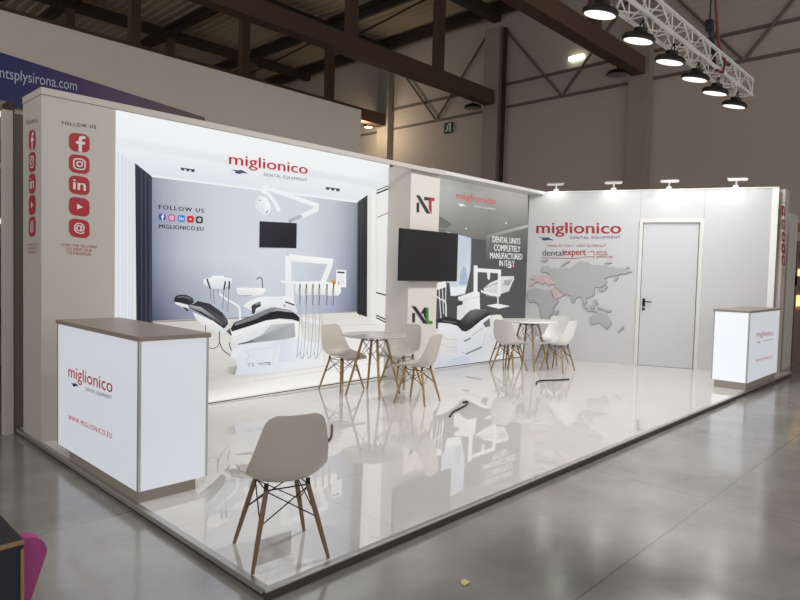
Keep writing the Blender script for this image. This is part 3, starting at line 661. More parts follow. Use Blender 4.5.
# ---- middle pillar with emblems
PYF = 6.53
t = thing('logo_pillar', 'white square pillar between the two printed walls with black letter emblems', 'pillar', (7.34, 6.78, 0))
m = MB(); m.box((7.0, PYF, 0), (7.68, 7.14, 3.334), M_pil, .004); m.build('body', t)
PP = Plane((0, PYF, 0), (1, 0, 0))
def emblem(name, u0, v0, u1, v1, kind, mc):
    m = MB(); f = lambda x, y: PP.at(u0+(u1-u0)*x, v0+(v1-v0)*y+(u1-u0)*x*.11, .001)
    d = .012
    m.prism([f(*q) for q in ((.03, .43), (.14, .40), (.14, .97), (.03, .97))], PP.n, d, M_ink)
    m.prism([f(*q) for q in ((.0, .0), (.17, .0), (.76, .97), (.58, .97))], PP.n, d, M_ink)
    if kind == 'T':
        m.prism([f(*q) for q in ((.45, .05), (.71, .05), (.71, .22), (.45, .22))], PP.n, d, M_ink)
        m.prism([f(*q) for q in ((.715, .05), (1, .05), (1, .22), (.84, .22), (.84, .95), (.715, .7))], PP.n, d, mc)
    else:
        m.prism([f(*q) for q in ((.46, .36), (.62, .0), (.68, .0), (.68, .68), (.6, .52), (.6, .3), (.54, .42))], PP.n, d, M_ink)
        m.prism([f(*q) for q in ((.685, .0), (.80, .0), (.80, .78), (1, .78), (1, .95), (.74, .95), (.685, .74))], PP.n, d, mc)
    o = m.build(name, t); o['label'] = 'black and red NT emblem' if kind == 'T' else 'black and green NL emblem'
emblem('letter_emblem', 416.2, 195.2, 434, 212.6, 'T', M_red)
emblem('letter_emblem', 411.7, 306, 432, 322.4, 'L', M_green)
# television
t = thing('television', 'black flat screen television mounted across the white logo pillar', 'television', (7.35, PYF-.1, 1.55))
x0, x1, zt, zb = 6.68, 8.04, 2.345, 1.56
m = MB(); m.box((x0, PYF-.12, zb), (x1, PYF-.07, zt), M_bez, .008); m.build('casing', t)
m = MB(); m.box((x0+.012, PYF-.1215, zb+.022), (x1-.012, PYF-.119, zt-.012), M_black); m.build('screen', t)
m = MB(); m.box((7.1, PYF-.07, 1.75), (7.6, PYF-.001, 2.15), M_dark, .005); m.build('wall_bracket', t)

# ---- dark display print right of the pillar
t = thing('printed_display', 'dark grey display wall printed with dental units and white slogan', 'display', (7.69, WY, 0))
D0, D1 = 7.69, 11.086
DTOP = 3.332
m = MB(); m.box((D0, WY, 0), (D1, 7.14, DTOP), M_white); m.build('frame', t)
p = Print(PL, M_printd, DTOP)
p.rect(D0, .004, D1, DTOP-.001, (84, 84, 86))
yt = lambda u: 177+(u-439)*.19
us = [430, 450, 470, 490, 510, 528]
p.grid([(u, yt(u)-3) for u in us], [(u, yt(u)+22) for u in us], [(190, 192, 188), (188, 190, 184), (168, 168, 162), (180, 180, 172), (192, 192, 182), (186, 186, 178)], [(176, 180, 180), (176, 178, 176), (158, 158, 154), (150, 150, 146), (156, 156, 150), (150, 150, 146)])
p.grid([(u, yt(u)+22) for u in us], [(430, 226), (450, 232), (470, 238), (490, 241), (510, 238), (528, 232)], [(176, 180, 180), (176, 178, 176), (158, 158, 154), (150, 150, 146), (156, 156, 150), (150, 150, 146)], [(140, 140, 138), (132, 132, 130), (122, 122, 120), (112, 112, 110), (106, 106, 105), (108, 108, 106)])
p.grid([(486, 236.5), (506, 231.5), (528, 225.5)], [(486, 262), (506, 262), (528, 262)], [(128, 128, 126), (124, 124, 122), (120, 120, 118)], [(86, 86, 87), (80, 80, 82), (78, 78, 80)])
p.poly([(486, 235.6), (528, 224.6), (528, 227.4), (486, 238.6)], [(150, 150, 148), (196, 196, 192), (176, 176, 172), (130, 130, 128)])
p.poly([(430, 214), (442, 217.5), (452, 224), (447, 228), (430, 226)], (112, 112, 112))
p.poly([(430, 226), (447, 230), (472, 238), (471.5, 265), (430, 262)], (120, 120, 120))
for u, v in ((506, 223), (466, 228.5)): p.poly([(u-1.2, v), (u, v-.8), (u+1.4, v+.2), (u, v+.8)], (240, 240, 236))
# window strip
p.poly([(447, 231.5), (471, 238), (470.5, 270), (465, 294), (450, 297), (447, 285)], [(206, 214, 230), (198, 206, 226), (206, 212, 226), (224, 228, 234), (222, 226, 232), (206, 212, 228)])
g = sc(430, 240, 7.27)
p.poly(g((215, 260), (240, 190), (262, 200), (275, 320), (215, 330)), (176, 188, 208)); p.poly(g((148, 342), (262, 338), (255, 385), (152, 402)), (240, 242, 244))
p.poly(g((40, 330), (140, 310), (150, 405), (200, 410), (195, 600), (40, 600)), (74, 74, 76))
# lower room
p.grid([(430, 330), (450, 326), (470, 322), (490, 318), (510, 318.5), (528, 319)], [(430, 371), (450, 367.5), (470, 364.5), (490, 361.5), (510, 359), (528, 356.6)], [(216, 218, 222), (226, 228, 230), (232, 232, 232), (226, 226, 224), (214, 214, 212), (208, 208, 206)], [(208, 212, 222), (222, 222, 222), (226, 225, 222), (232, 230, 224), (228, 226, 220), (222, 220, 216)])
# white arm and units
p.poly(g((318, 185), (345, 185), (347, 205), (515, 215), (517, 240), (495, 242), (347, 232), (345, 385), (316, 385)), (240, 240, 240)); p.poly(g((414, 234), (438, 234), (436, 280), (428, 292), (418, 280)), (234, 234, 234))
p.poly(g((390, 350), (440, 310), (500, 285), (525, 264), (610, 262), (612, 285), (595, 320), (575, 372), (500, 397), (395, 385)), [(232, 232, 232)]*4+[(216, 217, 220)]*6)
p.poly(g((540, 292), (595, 288), (575, 330), (530, 330)), (176, 178, 182)); p.line(g((400, 345), (500, 310)), .8, (150, 152, 156)); p.line(g((545, 292), (565, 330), (595, 288)), .5, (140, 142, 146))
p.poly(g((495, 214), (517, 218), (512, 410), (492, 408)), (238, 238, 238))
p.poly(g((368, 362), (400, 375), (512, 398), (505, 414), (430, 402), (372, 380)), (240, 240, 240))
for k in range(5): p.line(g((415+k*18, 392+k*3), (412+k*18, 408+k*3)), .6, (200, 200, 202))
p.line(g((494, 405), (494, 472)), 1.4, (234, 234, 234)); p.poly(g((408, 476), (490, 462), (582, 481), (500, 500)), (240, 240, 238))
p.poly(g((205, 415), (330, 370), (360, 380), (364, 505), (300, 540), (250, 565), (195, 592), (198, 480), (235, 470), (240, 445), (208, 440)), [(242, 242, 242)]*4+[(226, 227, 229)]*7); p.poly(g((205, 442), (240, 445), (235, 470), (198, 480)), (60, 60, 62)); p.line(g((210, 440), (340, 415), (362, 410)), .5, (204, 206, 210))
for a in ([(442, 282), (443, 300), (443.6, 314)], [(439, 282), (439.6, 298), (441, 318)], [(446, 284), (445.6, 300), (446, 316)]): p.curve(a, .9, (226, 228, 232))
p.curve([(436, 296), (440, 299), (444.5, 301), (446, 306), (446, 318)], 1.3, (236, 236, 238)); p.poly([(436, 283), (446, 281), (446.5, 287), (437, 290)], (238, 238, 240))
# pictured chair
g = sc(425, 300, 7.27)
p.poly(g((95, 170), (120, 160), (240, 185), (290, 230), (400, 150), (470, 110), (560, 130), (620, 200), (640, 330), (620, 420), (440, 455), (260, 470), (90, 485)), [(236, 236, 238)]*3+[(228, 229, 232), (238, 238, 240), (240, 240, 240), (222, 222, 220), (226, 226, 224), (236, 236, 234), (240, 239, 236), (232, 232, 232), (216, 219, 228), (210, 212, 220)])
p.poly(g((160, 440), (280, 400), (330, 432), (300, 462), (165, 480)), (204, 210, 226)); p.poly(g((100, 255), (180, 230), (240, 290), (230, 380), (110, 400)), [(226, 224, 222), (232, 231, 230), (224, 224, 226), (214, 214, 216), (222, 221, 220)])
p.line(g((285, 300), (330, 278)), 1.5, (120, 122, 126)); p.line(g((300, 392), (412, 342)), 1.6, (132, 132, 134)); p.line(g((270, 380), (300, 392)), 1.0, (190, 190, 192)); p.line(g((340, 260), (425, 200)), .7, (170, 172, 176)); p.line(g((420, 330), (440, 240)), .6, (200, 202, 206))
p.curve(g((130, 270), (180, 290), (230, 280)), .6, (196, 194, 194)); p.curve(g((120, 320), (180, 345), (235, 335)), .6, (200, 198, 198))
p.poly(g((420, 170), (470, 130), (475, 190), (440, 200)), (110, 110, 114))
p.poly(g((60, 150), (110, 135), (150, 120), (200, 128), (262, 150), (300, 165), (345, 150), (470, 90), (400, 155), (340, 205), (300, 230), (270, 225), (235, 188), (180, 172), (110, 165)), (44, 42, 44))
p.poly(g((255, 152), (300, 100), (330, 75), (370, 65), (440, 72), (475, 86), (410, 130), (330, 190), (290, 195)), [(60, 58, 60), (92, 90, 92), (84, 82, 84), (120, 119, 122), (150, 149, 152), (64, 62, 64), (56, 54, 56), (48, 46, 48), (44, 42, 44)])
p.line(g((345, 190), (420, 135), (470, 95)), 1.2, (30, 29, 30)); p.line(g((130, 150), (230, 165)), .9, (112, 112, 116))
# words
p.text('miglionico', (456.4, 191.6), (495.6, 198.4), (456.4, 200.4), (222, 92, 88), .012); p.text('DENTAL EQUIPMENT', (474, 205.3), (495.8, 208.6), (474, 207.3), (238, 238, 236), .01, 1.1)
p.up(); swoosh(p.mb, PL, 457, 203, 466, 206.6, M_printd, p.o, (236, 238, 240))
for tx, a, b, c in (('DENTAL UNITS', (492.6, 236.2), (520.3, 238.6), (492.6, 242.2)), ('COMPLETELY', (494, 244.4), (520.3, 246.3), (494, 250.6)), ('MANUFACTURED', (490, 252.4), (522.3, 253.9), (490, 258.6)), ('IN ITALY', (499.3, 260.2), (514.6, 260.8), (499.3, 266))): p.text(tx, a, b, c, (240, 240, 238), .022, .98)
for k, c in enumerate(((60, 130, 70), (236, 236, 232), (200, 60, 56))): p.line([(504.6+k*3.4, 267.2), (508+k*3.4, 267.3)], 1.2, c)
p.line([(430, 369.2), (480, 362.4), (528, 356)], .8, (70, 64, 58))
p.mb.build('printed_fabric', t)

# ---- right wall with door, lettering
n_ = RW.n
def wbox(m, s0, s1, z0_, z1_, d0, d1, mt, bev=0):   # box in right-wall coordinates: s along, d towards the camera
    M = Matrix(((RWD.x, n_.x, 0, CX), (RWD.y, n_.y, 0, CY), (0, 0, 1, 0), (0, 0, 0, 1)))
    m.box((s0, d0, z0_), (s1, d1, z1_), mt, bev, M)
def wxyz(s_, d, z): return Vector((CX, CY, 0))+RWD*s_+n_*d+Vector((0, 0, z))
def s_of(u, v): return (RW.at(u, v)-Vector((CX, CY, 0))).dot(RWD)
RT = 3.37
sd0, sd1 = s_of(640.2, 219.5), s_of(704, 219.5); dz = RW.at(641, 219.5).z; sd0 -= 0
m = MB(); wbox(m, .008, sd0, 0, RT, -.12, 0, M_panel); wbox(m, sd1, RWL, 0, RT, -.12, 0, M_panel); wbox(m, sd0, sd1, dz, RT, -.12, 0, M_panel)
wr = struct('wall_right', m)
m = MB()
for s_ in (sd0, sd1): wbox(m, s_-.003, s_+.003, dz, RT, .0, .0015, M_mapd2)
m.build('panel_seam', wr)
m = MB(); wbox(m, .008, RWL, RT, RT+.025, -.13, .012, M_white); wbox(m, RWL-.10, RWL, 0, RT, 0, .02, mat('white edge profile', (242, 243, 241), .4)); m.build('trim', wr)
m = MB()
text_on(m, RW, 'miglionico', (536.6, 222.4), (621, 222.4), (536.6, 236.6), mat('wall logo red', (158, 28, 38), .45), .006, .02); wl = m.build('logo_lettering', wr)
m = MB(); text_on(m, RW, 'DENTAL EQUIPMENT', (570, 236.4), (620.4, 236), (570, 239.4), M_navy, .005, .006, 1.2); swoosh(m, RW, 538.5, 236.6, 554, 240.6, M_navy, .005); m.build('subtitle_lettering', wr)
m = MB(); text_on(m, RW, 'MADE IN ITALY, USED GLOBALLY', (547, 244.6), (606, 244.4), (547, 247.2), M_redd, .005, .004, 1.1); m.build('slogan_lettering', wr)
m = MB(); text_on(m, RW, 'dental', (542.4, 249.8), (563.4, 249.8), (542.4, 255.8), M_greyink, .005, .02); m.build('dealer_lettering', wr)
m = MB(); text_on(m, RW, 'expert', (563.8, 250), (585.8, 250), (563.8, 257.2), M_red, .005, .02)
for k, tx in enumerate(('OFFICIAL', 'ITALIAN', 'IMPORTER')): text_on(m, RW, tx, (596.4, 251+k*2.5), (596.4+(11, 11, 16.4)[k], 251+k*2.5), (596.4, 252.9+k*2.5), M_red, .005, .01)
def rline(pts, w):
    for a, b in zip(pts[:-1], pts[1:]):
        dx, dy = b[0]-a[0], b[1]-a[1]; L = math.hypot(dx, dy); nx, ny = -dy/L*w/2, dx/L*w/2
        m.poly([RW.at(a[0]+nx, a[1]+ny, .005), RW.at(b[0]+nx, b[1]+ny, .005), RW.at(b[0]-nx, b[1]-ny, .005), RW.at(a[0]-nx, a[1]-ny, .005)], M_red)
rline([(541, 257.6), (560, 258.2), (576, 258.4), (584, 257), (594, 256.6)], .5); rline([(587, 252.6), (591, 251.4), (594.4, 251.6), (594, 258.6)], .5)
m.build('dealer_lettering', wr)['label'] = 'red dealer lettering'
# door
m = MB(); wbox(m, sd0+.02, sd1-.02, 0.006, dz-.05, -.06, -.02, M_door); dr = struct('door_1', m)
m = MB(); fw = .065
wbox(m, sd0-.005, sd0+fw-.005, 0, dz+.005, -.08, .022, M_white, .004); wbox(m, sd1-fw+.005, sd1+.005, 0, dz+.005, -.08, .022, M_white, .004); wbox(m, sd0+fw-.005, sd1-fw+.005, dz-fw+.005, dz+.005, -.08, .022, M_white, .004); m.build('door_frame', dr)
m = MB(); wbox(m, sd0+fw-.004, sd0+fw+.004, 0, dz-fw, -.021, -.017, M_dark); wbox(m, sd1-fw-.012, sd1-fw-.003, 0, dz-fw, -.021, -.017, M_dark); m.build('shadow_gap', dr)
sh = s_of(643.6, 303); zh = RW.at(643, 303).z
m = MB(); wbox(m, sh-.025, sh+.025, zh-.14, zh+.09, -.02, -.008, M_dark, .004); m.tube([wxyz(sh, -.01, zh+.03), wxyz(sh, .045, zh+.03), wxyz(sh+.02, .05, zh+.03), wxyz(sh+.14, .05, zh+.028)], .012, M_dark, 8); dh = m.build('door_handle', dr); m = MB(); m.tube([wxyz(sh, -.009, zh-.08), wxyz(sh, .004, zh-.08)], .018, M_alu, 10); m.build('lock_cylinder', dh)

# world map boards on the wall
t = thing('world_map', 'raised grey world map with reddish Europe on the white wall', 'map', RW.at(580, 290, .0))
g = sc(525, 250, 6.667)
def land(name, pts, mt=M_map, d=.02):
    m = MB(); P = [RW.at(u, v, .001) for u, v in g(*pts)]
    B_ = [RW.at(u+.4, v+.4, .001) for u, v in g(*pts)]; m.prism(B_, n_, d*.5, M_mapd, M_mapd)  # dark copy moved right and down paints a drop shadow under the board
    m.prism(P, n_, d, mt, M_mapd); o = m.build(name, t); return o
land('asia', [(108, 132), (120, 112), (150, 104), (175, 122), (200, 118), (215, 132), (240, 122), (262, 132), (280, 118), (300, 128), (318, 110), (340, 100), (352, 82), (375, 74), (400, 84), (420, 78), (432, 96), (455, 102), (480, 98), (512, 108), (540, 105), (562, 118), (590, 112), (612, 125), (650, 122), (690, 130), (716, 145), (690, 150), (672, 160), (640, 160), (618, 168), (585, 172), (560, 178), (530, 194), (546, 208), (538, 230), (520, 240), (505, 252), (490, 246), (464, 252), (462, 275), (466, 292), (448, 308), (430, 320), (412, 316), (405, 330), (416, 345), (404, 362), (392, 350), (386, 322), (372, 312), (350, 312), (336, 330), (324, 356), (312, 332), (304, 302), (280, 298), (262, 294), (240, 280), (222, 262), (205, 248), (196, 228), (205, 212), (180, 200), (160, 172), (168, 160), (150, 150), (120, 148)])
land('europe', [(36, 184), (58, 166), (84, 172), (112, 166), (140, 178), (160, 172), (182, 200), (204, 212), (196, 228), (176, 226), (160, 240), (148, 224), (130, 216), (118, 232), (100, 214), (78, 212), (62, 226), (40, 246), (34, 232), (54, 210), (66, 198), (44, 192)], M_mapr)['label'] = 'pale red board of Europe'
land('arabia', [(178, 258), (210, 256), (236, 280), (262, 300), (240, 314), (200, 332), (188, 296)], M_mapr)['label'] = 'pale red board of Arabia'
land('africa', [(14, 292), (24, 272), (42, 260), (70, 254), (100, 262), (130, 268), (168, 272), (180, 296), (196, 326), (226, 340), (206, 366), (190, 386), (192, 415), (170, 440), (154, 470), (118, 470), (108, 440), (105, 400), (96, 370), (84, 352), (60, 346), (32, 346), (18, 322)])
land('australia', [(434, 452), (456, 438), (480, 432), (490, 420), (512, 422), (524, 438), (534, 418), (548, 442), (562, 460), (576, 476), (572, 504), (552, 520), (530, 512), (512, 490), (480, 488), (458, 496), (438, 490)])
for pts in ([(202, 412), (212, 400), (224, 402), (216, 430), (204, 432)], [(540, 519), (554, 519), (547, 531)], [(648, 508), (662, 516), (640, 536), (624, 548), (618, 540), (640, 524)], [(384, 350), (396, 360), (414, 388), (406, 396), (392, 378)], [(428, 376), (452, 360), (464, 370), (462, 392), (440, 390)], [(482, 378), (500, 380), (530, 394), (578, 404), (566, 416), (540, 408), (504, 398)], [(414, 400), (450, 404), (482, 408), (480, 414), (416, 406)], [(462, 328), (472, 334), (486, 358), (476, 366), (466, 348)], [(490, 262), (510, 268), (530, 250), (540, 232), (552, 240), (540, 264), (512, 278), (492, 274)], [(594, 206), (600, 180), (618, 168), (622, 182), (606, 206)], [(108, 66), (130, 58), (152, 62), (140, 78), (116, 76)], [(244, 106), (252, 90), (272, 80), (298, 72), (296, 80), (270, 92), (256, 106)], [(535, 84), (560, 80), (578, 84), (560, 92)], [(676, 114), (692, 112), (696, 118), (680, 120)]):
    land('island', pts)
EU = [o for o in t.children if o.name.startswith('europe')][0]; AR = [o for o in t.children if o.name.startswith('arabia')][0]
def route(parent, pts, w=.42):
    m = MB(); pts = g(*pts)
    for (u0, v0), (u1, v1) in zip(pts[:-1], pts[1:]):
        dx, dy = u1-u0, v1-v0; L = math.hypot(dx, dy) or 1; nx, ny = -dy/L*w/2, dx/L*w/2; ex, ey = dx/L*w*.4, dy/L*w*.4
        m.poly([RW.at(u0+nx-ex, v0+ny-ey, .0225), RW.at(u1+nx+ex, v1+ny+ey, .0225), RW.at(u1-nx+ex, v1-ny+ey, .0225), RW.at(u0-nx-ex, v0-ny-ey, .0225)], M_red)
    m.build('route_line', parent)
route(EU, [(38, 184), (58, 168), (84, 174), (112, 168), (140, 180), (160, 174), (182, 202), (202, 212), (196, 226), (176, 224), (160, 238), (148, 222), (130, 214), (118, 230), (100, 212), (78, 210), (62, 224), (42, 244), (36, 232), (54, 210), (66, 198), (44, 192), (38, 184)])
route(EU, [(64, 186), (92, 190), (118, 186), (150, 192), (178, 210)]); route(EU, [(70, 204), (100, 200), (130, 206), (158, 214)]); route(EU, [(92, 174), (96, 200), (104, 212)]); route(EU, [(136, 182), (140, 206), (152, 226)])
route(AR, [(182, 260), (210, 258), (234, 280), (258, 300), (240, 312), (202, 330), (190, 296), (182, 260)])

# spot lamps on the wall top
SP = []
def wall_spot(u, label, src=[None]):
    s_ = s_of(u, 192); at = wxyz(s_, -.05, RT+.025)
    SP.append(s_)
    if src[0] is None:
        t = local('arm_spotlight', label, 'spotlight', at, 0, 'arm spotlights along the white wall'); src[0] = t
        m = MB(); m.box((-.04, -.04, 0), (.04, .04, .05), M_white, .006); m.build('clamp', t)
        q = n_*.10+Vector((0, 0, .13)); m = MB(); m.tube([(0, 0, .04), n_*.02+Vector((0, 0, .09)), q], .016, M_white, 8); m.build('arm', t)
        Mh = Matrix(((RWD.x, n_.x, 0, 0), (RWD.y, n_.y, 0, 0), (0, 0, 1, 0), (0, 0, 0, 1)))
        m = MB(); Mt = Matrix.Translation(q+n_*.06) @ Mh @ Matrix.Rotation(math.radians(-14), 4, 'X')
        m.box((-.16, -.1, -.012), (.16, .1, .022), M_white, .008, Mt); hd = m.build('head', t)
        m = MB(); m.box((-.14, -.085, -.016), (.14, .085, -.0125), M_lens, 0, Mt); m.build('lens', hd)
        return t
    return dup(src[0], at, 0, label)
for u, lb in ((556, 'white arm spotlight in the corner above the wall logo start'), (613.5, 'white arm spotlight above the end of the wall logo'), (669, 'white arm spotlight directly above the grey door'), (736, 'white arm spotlight right of the door, nearest the wall end')): wall_spot(u, lb)

# right tower
t = thing('end_tower', 'slim grey pillar with red social badges at the right end wall', 'pillar', (13.1, 3.0, 0))
m = MB(); m.box((12.925, 2.84, 0), (13.21, 3.2, 3.36), M_grey, .004); m.build('body', t)
PR = Plane((0, 2.84, 0), (1, 0, 0))
social_column(t, PR, 783.4, 3.8, [211, 224.5, 237, 248.6, 260.4], 10.4, (780.5, 787, 200.5, 202.4), [('SCAN THE QR CODE', 780.5, 787, 268.5, 269.8), ('TO VIEW OUR', 781, 786.5, 270.6, 271.8), ('CATALOGUE', 781, 786.5, 272.8, 274)], .38)

# ---- counters
def counter(name, label, a, b, zp, zt, lit_front, lit_side, letters, pin):
    """a, b: opposite ground corners; letters(parent) adds the words"""
    t = thing(name, label, 'counter', (a[0], a[1], 0), 0, 'backlit counters of the stand')
    x0, y0 = a; x1, y1 = b
    m = MB(); m.box((x0+.012, y0+.015, 0), (x1-pin[0], y1-pin[1], zp), M_plinth, .004); m.build('plinth', t)
    m = MB(); m.box((x0+.006, y0+.006, zp), (x1-.006, y1-.006, zt-.035), M_alu2)
    for (cx, cy) in ((x0, y0), (x0, y1-.02), (x1-.02, y0)): m.box((cx, cy, zp), (cx+.02, cy+.02, zt-.035), M_alu)
    m.build('carcass', t)
    m = MB(); m.box((x0+.021, y0, zp), (x1-.021, y0+.006, zt-.036), lit_front); m.build('front_panel', t)
    m = MB(); m.box((x0, y0+.021, zp), (x0+.006, y1-.021, zt-.036), lit_side); m.build('side_panel', t)
    m = MB(); m.box((x0-.012, y0-.012, zt-.035), (x1+.012, y1+.012, zt), M_taupe, .004); m.build('worktop', t)
    letters(t)
    return t
def logo_words(t, pl, A, B, Cc, W, red, bw=1.0):
    m = MB(); text_on(m, pl, 'miglionico', *A, red, .002, .012*bw); m.build('logo_lettering', t)
    m = MB(); text_on(m, pl, 'DENTAL EQUIPMENT', *B, M_greyink, .002, .02*bw, 1.05); swoosh(m, pl, *Cc, M_navy, .002); m.build('subtitle_lettering', t)
    m = MB(); text_on(m, pl, 'WWW.MIGLIONICO.EU', *W, red, .002, .03*bw, 1.25); m.build('web_lettering', t)
M_lred = mat('backlit red film', (140, 22, 36), .4, emit=.35, emit_rgb=(186, 36, 52))
def lw(t): logo_words(t, Plane((1.884, 0, 0), (0, -1, 0)), ((68.4, 364.8), (112.4, 379.6), (68.4, 380.6)), ((85.6, 387.4), (111.8, 396), (85.6, 391.2)), (70.5, 382.4, 79, 386.8), ((68.4, 414.6), (111.8, 433.4), (68.4, 419.4)), M_lred)
counter('reception_counter', 'large backlit white counter with taupe top at the left front of the stand', (1.885, 4.33), (2.425, 6.0), .085, 1.195, M_lit, M_lit, lw, (.09, .27))
def lw2(t): logo_words(t, Plane((0, 2.719, 0), (1, 0, 0)), ((756.6, 331.5), (773.6, 330), (756.6, 338.8)), ((763.6, 340.6), (772.6, 338.6), (763.6, 342)), (757, 341.4, 760.6, 343), ((755.8, 359.2), (772.8, 355.2), (755.8, 362)), M_lred, .3)
counter('reception_counter', 'backlit white counter with thin taupe top at the right front corner', (10.62, 2.72), (12.45, 3.24), .115, 1.235, M_lit, M_lit2, lw2, (.09, .05))

# ================================================================== FURNITURE
CK = 1/K        # furniture is modelled in metres
def shell_mesh(mt):
    # side profile in metres from seat lip to top of back: (y forward+, z, half width, edge curl height)
    prof = [(.262, .402, .185, .000), (.250, .427, .198, .003), (.20, .438, .212, .012), (.12, .434, .222, .030), (.04, .428, .229, .048), (-.04, .424, .232, .064), (-.10, .428, .233, .075), (-.145, .446, .233, .082), (-.175, .480, .233, .084),
            (-.193, .53, .227, .074), (-.205, .59, .216, .056), (-.215, .65, .203, .040), (-.224, .71, .188, .028), (-.231, .757, .174, .020), (-.236, .785, .159, .015), (-.239, .803, .134, .012), (-.240, .812, .100, .009)]
    n = 16; prof = [(a, b, c*.95, d) for a, b, c, d in prof]
    dense = []
    for i in range(len(prof)-1):
        p0 = prof[max(i-1, 0)]; p1 = prof[i]; p2 = prof[i+1]; p3 = prof[min(i+2, len(prof)-1)]
        for k in range(3):
            u = k/3
            dense.append(tuple(.5*(2*p1[j]+(-p0[j]+p2[j])*u+(2*p0[j]-5*p1[j]+4*p2[j]-p3[j])*u*u+(-p0[j]+3*p1[j]-3*p2[j]+p3[j])*u**3) for j in range(4)))
    dense.append(prof[-1])
    rows = []
    for i, (y, z, w, e) in enumerate(dense):
        a = dense[max(i-1, 0)]; b = dense[min(i+1, len(dense)-1)]
        ty, tz = b[0]-a[0], b[1]-a[1]; L = math.hypot(ty, tz); ny, nz = tz/L, -ty/L     # towards the sitter
        row = []
        for j in range(n+1):
            q = -1+2*j/n; c = e*(abs(q)**2.6)
            row.append(Vector((w*q, y+ny*c*.95, z+nz*c*.95)))
        rows.append(row)
    t_ = .008
    m = MB(); N = n+1; R_ = len(rows)
    nr = []
    for i in range(R_):
        for j in range(N):
            du = rows[i][min(j+1, n)]-rows[i][max(j-1, 0)]; dv = rows[min(i+1, R_-1)][j]-rows[max(i-1, 0)][j]
            nr.append(du.cross(dv).normalized())
    top = [rows[i][j]*CK for i in range(R_) for j in range(N)]; bot = [(rows[i][j]-nr[i*N+j]*(-t_ if nr[R_//4*N+n//2].z < 0 else t_))*CK for i in range(R_) for j in range(N)]
    o = len(top); F_ = []
    for i in range(R_-1):
        for j in range(n):
            a, b, c, d = i*N+j, i*N+j+1, (i+1)*N+j+1, (i+1)*N+j
            F_.append((a, b, c, d)); F_.append((o+d, o+c, o+b, o+a))
    for i in range(R_-1):
        for j in (0, n): F_.append((i*N+j, (i+1)*N+j, o+(i+1)*N+j, o+i*N+j))
    for j in range(n):
        for i in (0, R_-1): F_.append((i*N+j, i*N+j+1, o+i*N+j+1, o+i*N+j))
    m.mesh(top+bot, F_, mt, True)
    return m
def make_chair(at, rz, label, mshell, mleg, k_=1.03):
    global CK
    CK = k_/K
    at = (at[0], at[1], .004); t = local('dining_chair', label, 'chair', at, rz, 'moulded plastic chairs with dowel legs')
    shell_mesh(mshell).build('seat_shell', t, 50)
    ft, tp = .208, .115
    def P(sx, sy, k): # point along a leg, k = 0 foot .. 1 top
        return Vector((sx*(ft+(tp-ft)*k), sy*(ft-.01+(tp-ft)*k), .395*k))*CK
    for sx in (-1, 1):
        for sy in (-1, 1):
            m = MB(); m.tube([P(sx, sy, 0), P(sx, sy, .12), P(sx, sy, .6), P(sx, sy, 1)], [.0095*CK, .0115*CK, .0145*CK, .0135*CK], mleg, 12); m.build('leg', t)
    m = MB()
    for (a, b) in (((-1, -1), (1, -1)), ((-1, 1), (1, 1)), ((-1, -1), (-1, 1)), ((1, -1), (1, 1))):
        m.tube([P(*a, .55), P(*b, .97)], .0035*CK, M_dark, 6); m.tube([P(*b, .55), P(*a, .97)], .0035*CK, M_dark, 6)
    for sx in (-1, 1): m.tube([P(sx, -1, .98), P(sx, 1, .99)], .004*CK, M_dark, 6)
    for sy in (-1, 1): m.tube([P(-1, sy, .98), P(1, sy, .99)], .004*CK, M_dark, 6)
    for sx in (-1, 1):
        for sy in (-1, 1): m.tube([P(sx, sy, .965), P(sx, sy, 1.0)+Vector((0, 0, .03*CK))], .0125*CK, M_dark, 8)
    m.build('wire_brace', t)
    return t
def face(dx, dy): return -math.atan2(dx, dy)      # turn local +y to the facing direction
make_chair((2.19, 3.04, 0), face(.31, .951), 'warm grey moulded chair standing alone at the front corner, its back to us', M_shell, M_wooddark, 1.0)
w1 = make_chair((5.83, 6.69, 0), face(.05, -1), 'warm grey moulded chair against the lightbox, left of the grey round table', M_shell, M_wood)
dup(w1, (6.67, 6.33, 0), face(-1, -.12), 'warm grey moulded chair behind the grey round table, in front of the logo pillar')
dup(w1, (6.03, 5.41, 0), face(-.27, .96), 'moulded chair right of the grey round table, nearest to us at that table')
w2 = make_chair((9.26, 6.15, 0), face(1, 0), 'pale grey moulded chair at the white table, showing its back on the left', M_shellp, M_wood)
w3 = make_chair((9.97, 5.60, 0), face(-.05, 1), 'white moulded chair at the right front of the white table', M_shellw, M_wood)
dup(w3, (10.72, 6.15, 0), face(-1, 0), 'white moulded chair behind the white table, facing us below the map')
dup(w3, (10.0, 6.72, 0), face(0, -1), 'white moulded chair half hidden behind the pale grey one, by the printed wall')
CK = 1.02/K
